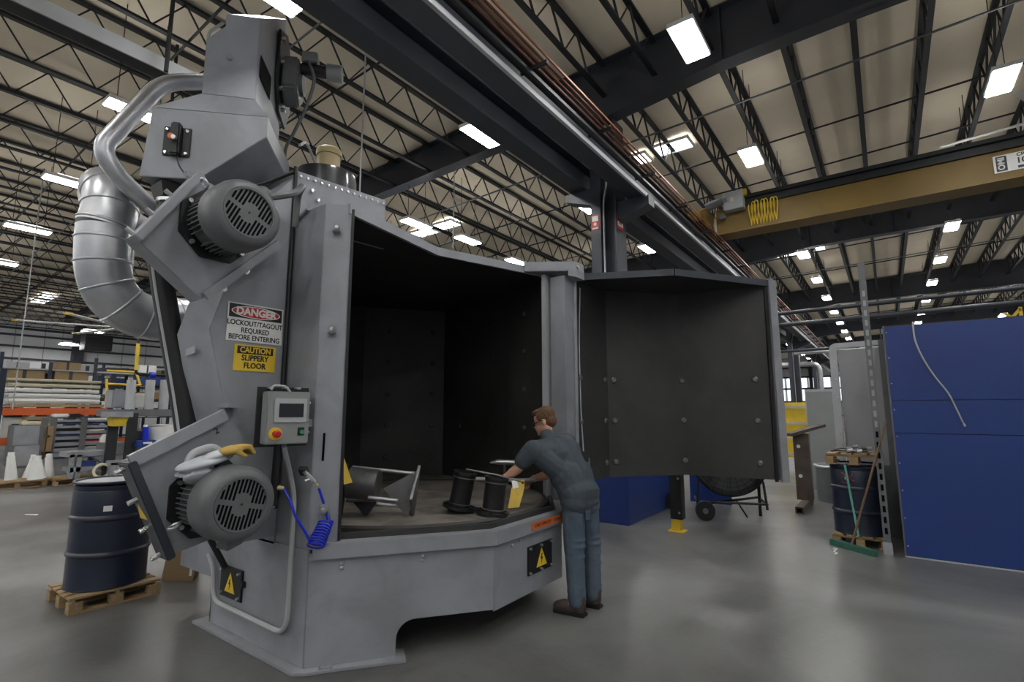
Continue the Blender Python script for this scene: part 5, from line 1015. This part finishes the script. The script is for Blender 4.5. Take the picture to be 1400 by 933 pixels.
lb(94, 619, 146, 623, -14.6, .7, 'top', 'grey', o); lb(96, 640, 142, 643, -14.6, .6, 'shelf', 'grey', o)
q = lthing('blue_bin', 'blue bin on the welded bench shelf', 'bin', (120, 641), -14.65, .3); lb(110, 632, 131, 641, -14.65, .4, 'tub', 'blue', q, .01)
q = lthing('tape_roll', 'cream tape roll leaning on the bench', 'roll', (138, 651), -14.4); b = on_x(139, 644, -14.4); MB().lathe(b, (1, -.1, 0), [(.12, -.03), (.17, -.03), (.17, .03), (.12, .03), (.12, -.03)], 24, False).build('tape', 'cream', q)
o = lthing('grey_crate', 'grey slotted crate standing left of the drum rim', 'crate', (165, 652), -14.2)
for x in (152, 160, 168): lb(x, 633, x + 5, 655, -14.2, .4, 'slat', 'grey', o)
lb(150, 631, 175, 635, -14.2, .45, 'rim', 'grey', o)
o = lthing('amber_bottle', 'clear bottle with brown base by the slatted rack', 'bottle', (142, 620), -16.0, .6); b, t = on_x(143, 620, -16.0), on_x(143, 594, -16.0); MB().tube([b, b.lerp(t, .35)], .12, 14).build('base', 'card', o); MB().tube([b.lerp(t, .35), b.lerp(t, .8), t], [.11, .1, .04], 14).build('neck', 'paper', o)
# far racks with boxes along the wall
for j, (X, y0, y1, lbl) in enumerate(((-24, 2.5, 11.5, 'tall dark storage rack behind the cream stack'), (-27, 2.5, 14, 'farthest dark storage rack along the white wall'))):
    fr2 = thing('storage_rack', lbl, 'rack', (X, (y0 + y1) / 2, 0)); n = 7
    for k in range(n + 1):
        y = y0 + (y1 - y0) * k / n
        MB().box((X - .06, y - .05, 0), (X, y + .05, 3.35 + .25 * (k % 2))).build('upright', 'navy', fr2); MB().box((X - 1.0, y - .05, 0), (X - .94, y + .05, 3.35)).build('upright', 'navy', fr2)
    for z in (.6, 1.4, 2.1, 2.7, 3.1 + .1 * j): MB().box((X - .95, y0, z - .05), (X - .02, y1, z)).build('shelf', 'slate_steel' if z < 3 else 'ltgrey', fr2)
    for k in range(n):
        for zi, z in enumerate((.6, 1.4, 2.1, 2.7, 3.1 + .1 * j)):
            if random.random() < .25: continue
            w = (y1 - y0) / n * random.uniform(.4, .8); y = y0 + (y1 - y0) * k / n + .15; hh = random.uniform(.15, .42); mm = random.choice(['card', 'card', 'slate_steel', 'ltgrey', 'white', 'black', 'wood', 'blue'])
            o = thing('stored_box', '%s box, %s bay from the left, %s shelf of the %s' % ({'card': 'brown', 'slate_steel': 'dark', 'ltgrey': 'grey', 'white': 'white', 'black': 'black', 'wood': 'wooden', 'blue': 'blue'}[mm], nth(k), nth(zi), 'nearer far rack' if j == 0 else 'rack along the wall'), 'box', (X - .3, y + w / 2, z), 0, 'boxes on far rack %d' % (j + 1))
            MB().box((X - .7, y, z), (X - .1, y + w, z + hh)).build('carton', mm, o, .01); MB().box((X - .705, y + w * .42, z), (X - .095, y + w * .52, z + hh + .004)).build('tape_strip', 'cream' if mm == 'card' else 'slate_steel', o)
# yellow drop pipe, black elbow, guard rail, wall heater, ceiling fan
o = thing('gas_drop_pipe', 'yellow and black gas pipe dropping from the roof at left', 'pipe', on_x(186, 510, -15.5)); XG = -15.5
MB().tube([on_x(190, 445, XG), on_x(189, 470, XG)], .035, 12).build('upper_pipe', 'black', o); MB().tube([on_x(189, 470, XG), on_x(186, 506, XG)], .042, 12).build('yellow_sleeve', 'yellow', o); MB().tube(bend([on_x(186, 504, XG), on_x(186, 511, XG), on_x(240, 514, XG)], .1), .035, 12).build('elbow', 'black', o); p = on_x(208, 513, XG); MB().cyl(p - Vector((0, .06, 0)), p + Vector((0, .06, 0)), .075, n=12).build('valve', 'bluehose', o)
o = thing('yellow_guard_rail', 'yellow tubular guard rail beside the gas pipe', 'guard rail', on_x(150, 555, -16.2)); XY = -16.2
for a, b in (((146, 507), (186, 509)), ((146, 525), (192, 527)), ((146, 518), (146, 548)), ((186, 509), (192, 527)), ((144, 537), (154, 538))): MB().tube([on_x(*a, XY), on_x(*b, XY)], .028, 10).build('rail', 'yellow', o)
lb(145, 545, 153, 549, XY, .1, 'bracket', 'yellow', o)
o = thing('wall_heater', 'dark louvred unit heater on the white wall', 'heater', on_x(135, 482, -30)); lb(118, 456, 153, 481, -30, .8, 'body', 'black_steel', o, .02)
for k in range(4): lb(121, 460 + 5 * k, 150, 462.5 + 5 * k, -29.98, .04, 'louvre', 'brownwood', o)
fanc = on_x(172, 450, -13.0); o = thing('ceiling_fan', 'large ceiling fan with pale blades hanging behind the duct', 'fan', fanc)
MB().cyl(fanc, fanc + Vector((0, 0, .35)), .09, n=14).build('motor', 'ltgrey', o); MB().cyl(fanc + Vector((0, 0, .35)), (fanc.x, fanc.y, deck_z(fanc.x) - .5), .02, n=8).build('down_rod', 'ltgrey', o)
for k in range(6):
    t = math.pi * k / 3 + .25; d = Vector((math.cos(t), math.sin(t), 0)); MB().beam(fanc + d * .08 + Vector((0, 0, .02)), fanc + d * 1.7 + Vector((0, 0, .0)), .13, .02).build('blade', 'paper', o); MB().beam(fanc + d * 1.68, fanc + d * 1.76, .13, .03).build('blade_tip', 'yellow', o)
# hanging rods
for i, (x, y0, y1, X, lbl) in enumerate(((28, 395, 560, -14, 'thin pale rod hanging at the far left edge'), (232, -5, 100, -6.0, 'black drop rod above the bent return pipe'), (621, 150, 340, -7, 'thin grey drop rod hanging above the cabinet roof lip'), (212, 330, 420, -8, 'dark drop rod behind the silver duct'), (494, 150, 270, -6, 'thin rod hanging beside the roof stack'))):
    p = on_x(x, (y0 + y1) / 2, X); q0 = on_x(x, y1, X); o = MB().cyl((p.x, p.y, q0.z), (p.x, p.y, deck_z(p.x) - .3), .022 if i in (1, 3) else .012, n=8).build('drop_rod', 'black_steel' if i in (1, 3) else 'ltgrey'); tag(o, lbl, 'rod')

fq = Vector((2.65, 11.95, 6.56)); o = thing('ceiling_fan', 'pale long-bladed ceiling fan at the upper right edge above the crane', 'fan', fq)
MB().cyl(fq, fq + Vector((0, 0, .3)), .10, n=14).build('motor', 'ltgrey', o); MB().cyl(fq + Vector((0, 0, .3)), (fq.x, fq.y, deck_z(fq.x)), .02, n=8).build('down_rod', 'ltgrey', o)
for k in range(5):
    t = math.pi * 2 * k / 5 + math.pi - .12; d = Vector((math.cos(t), math.sin(t), 0)); MB().beam(fq + d * .08 + Vector((0, 0, .02)), fq + d * 1.45, .10, .012).build('blade', 'paper', o)
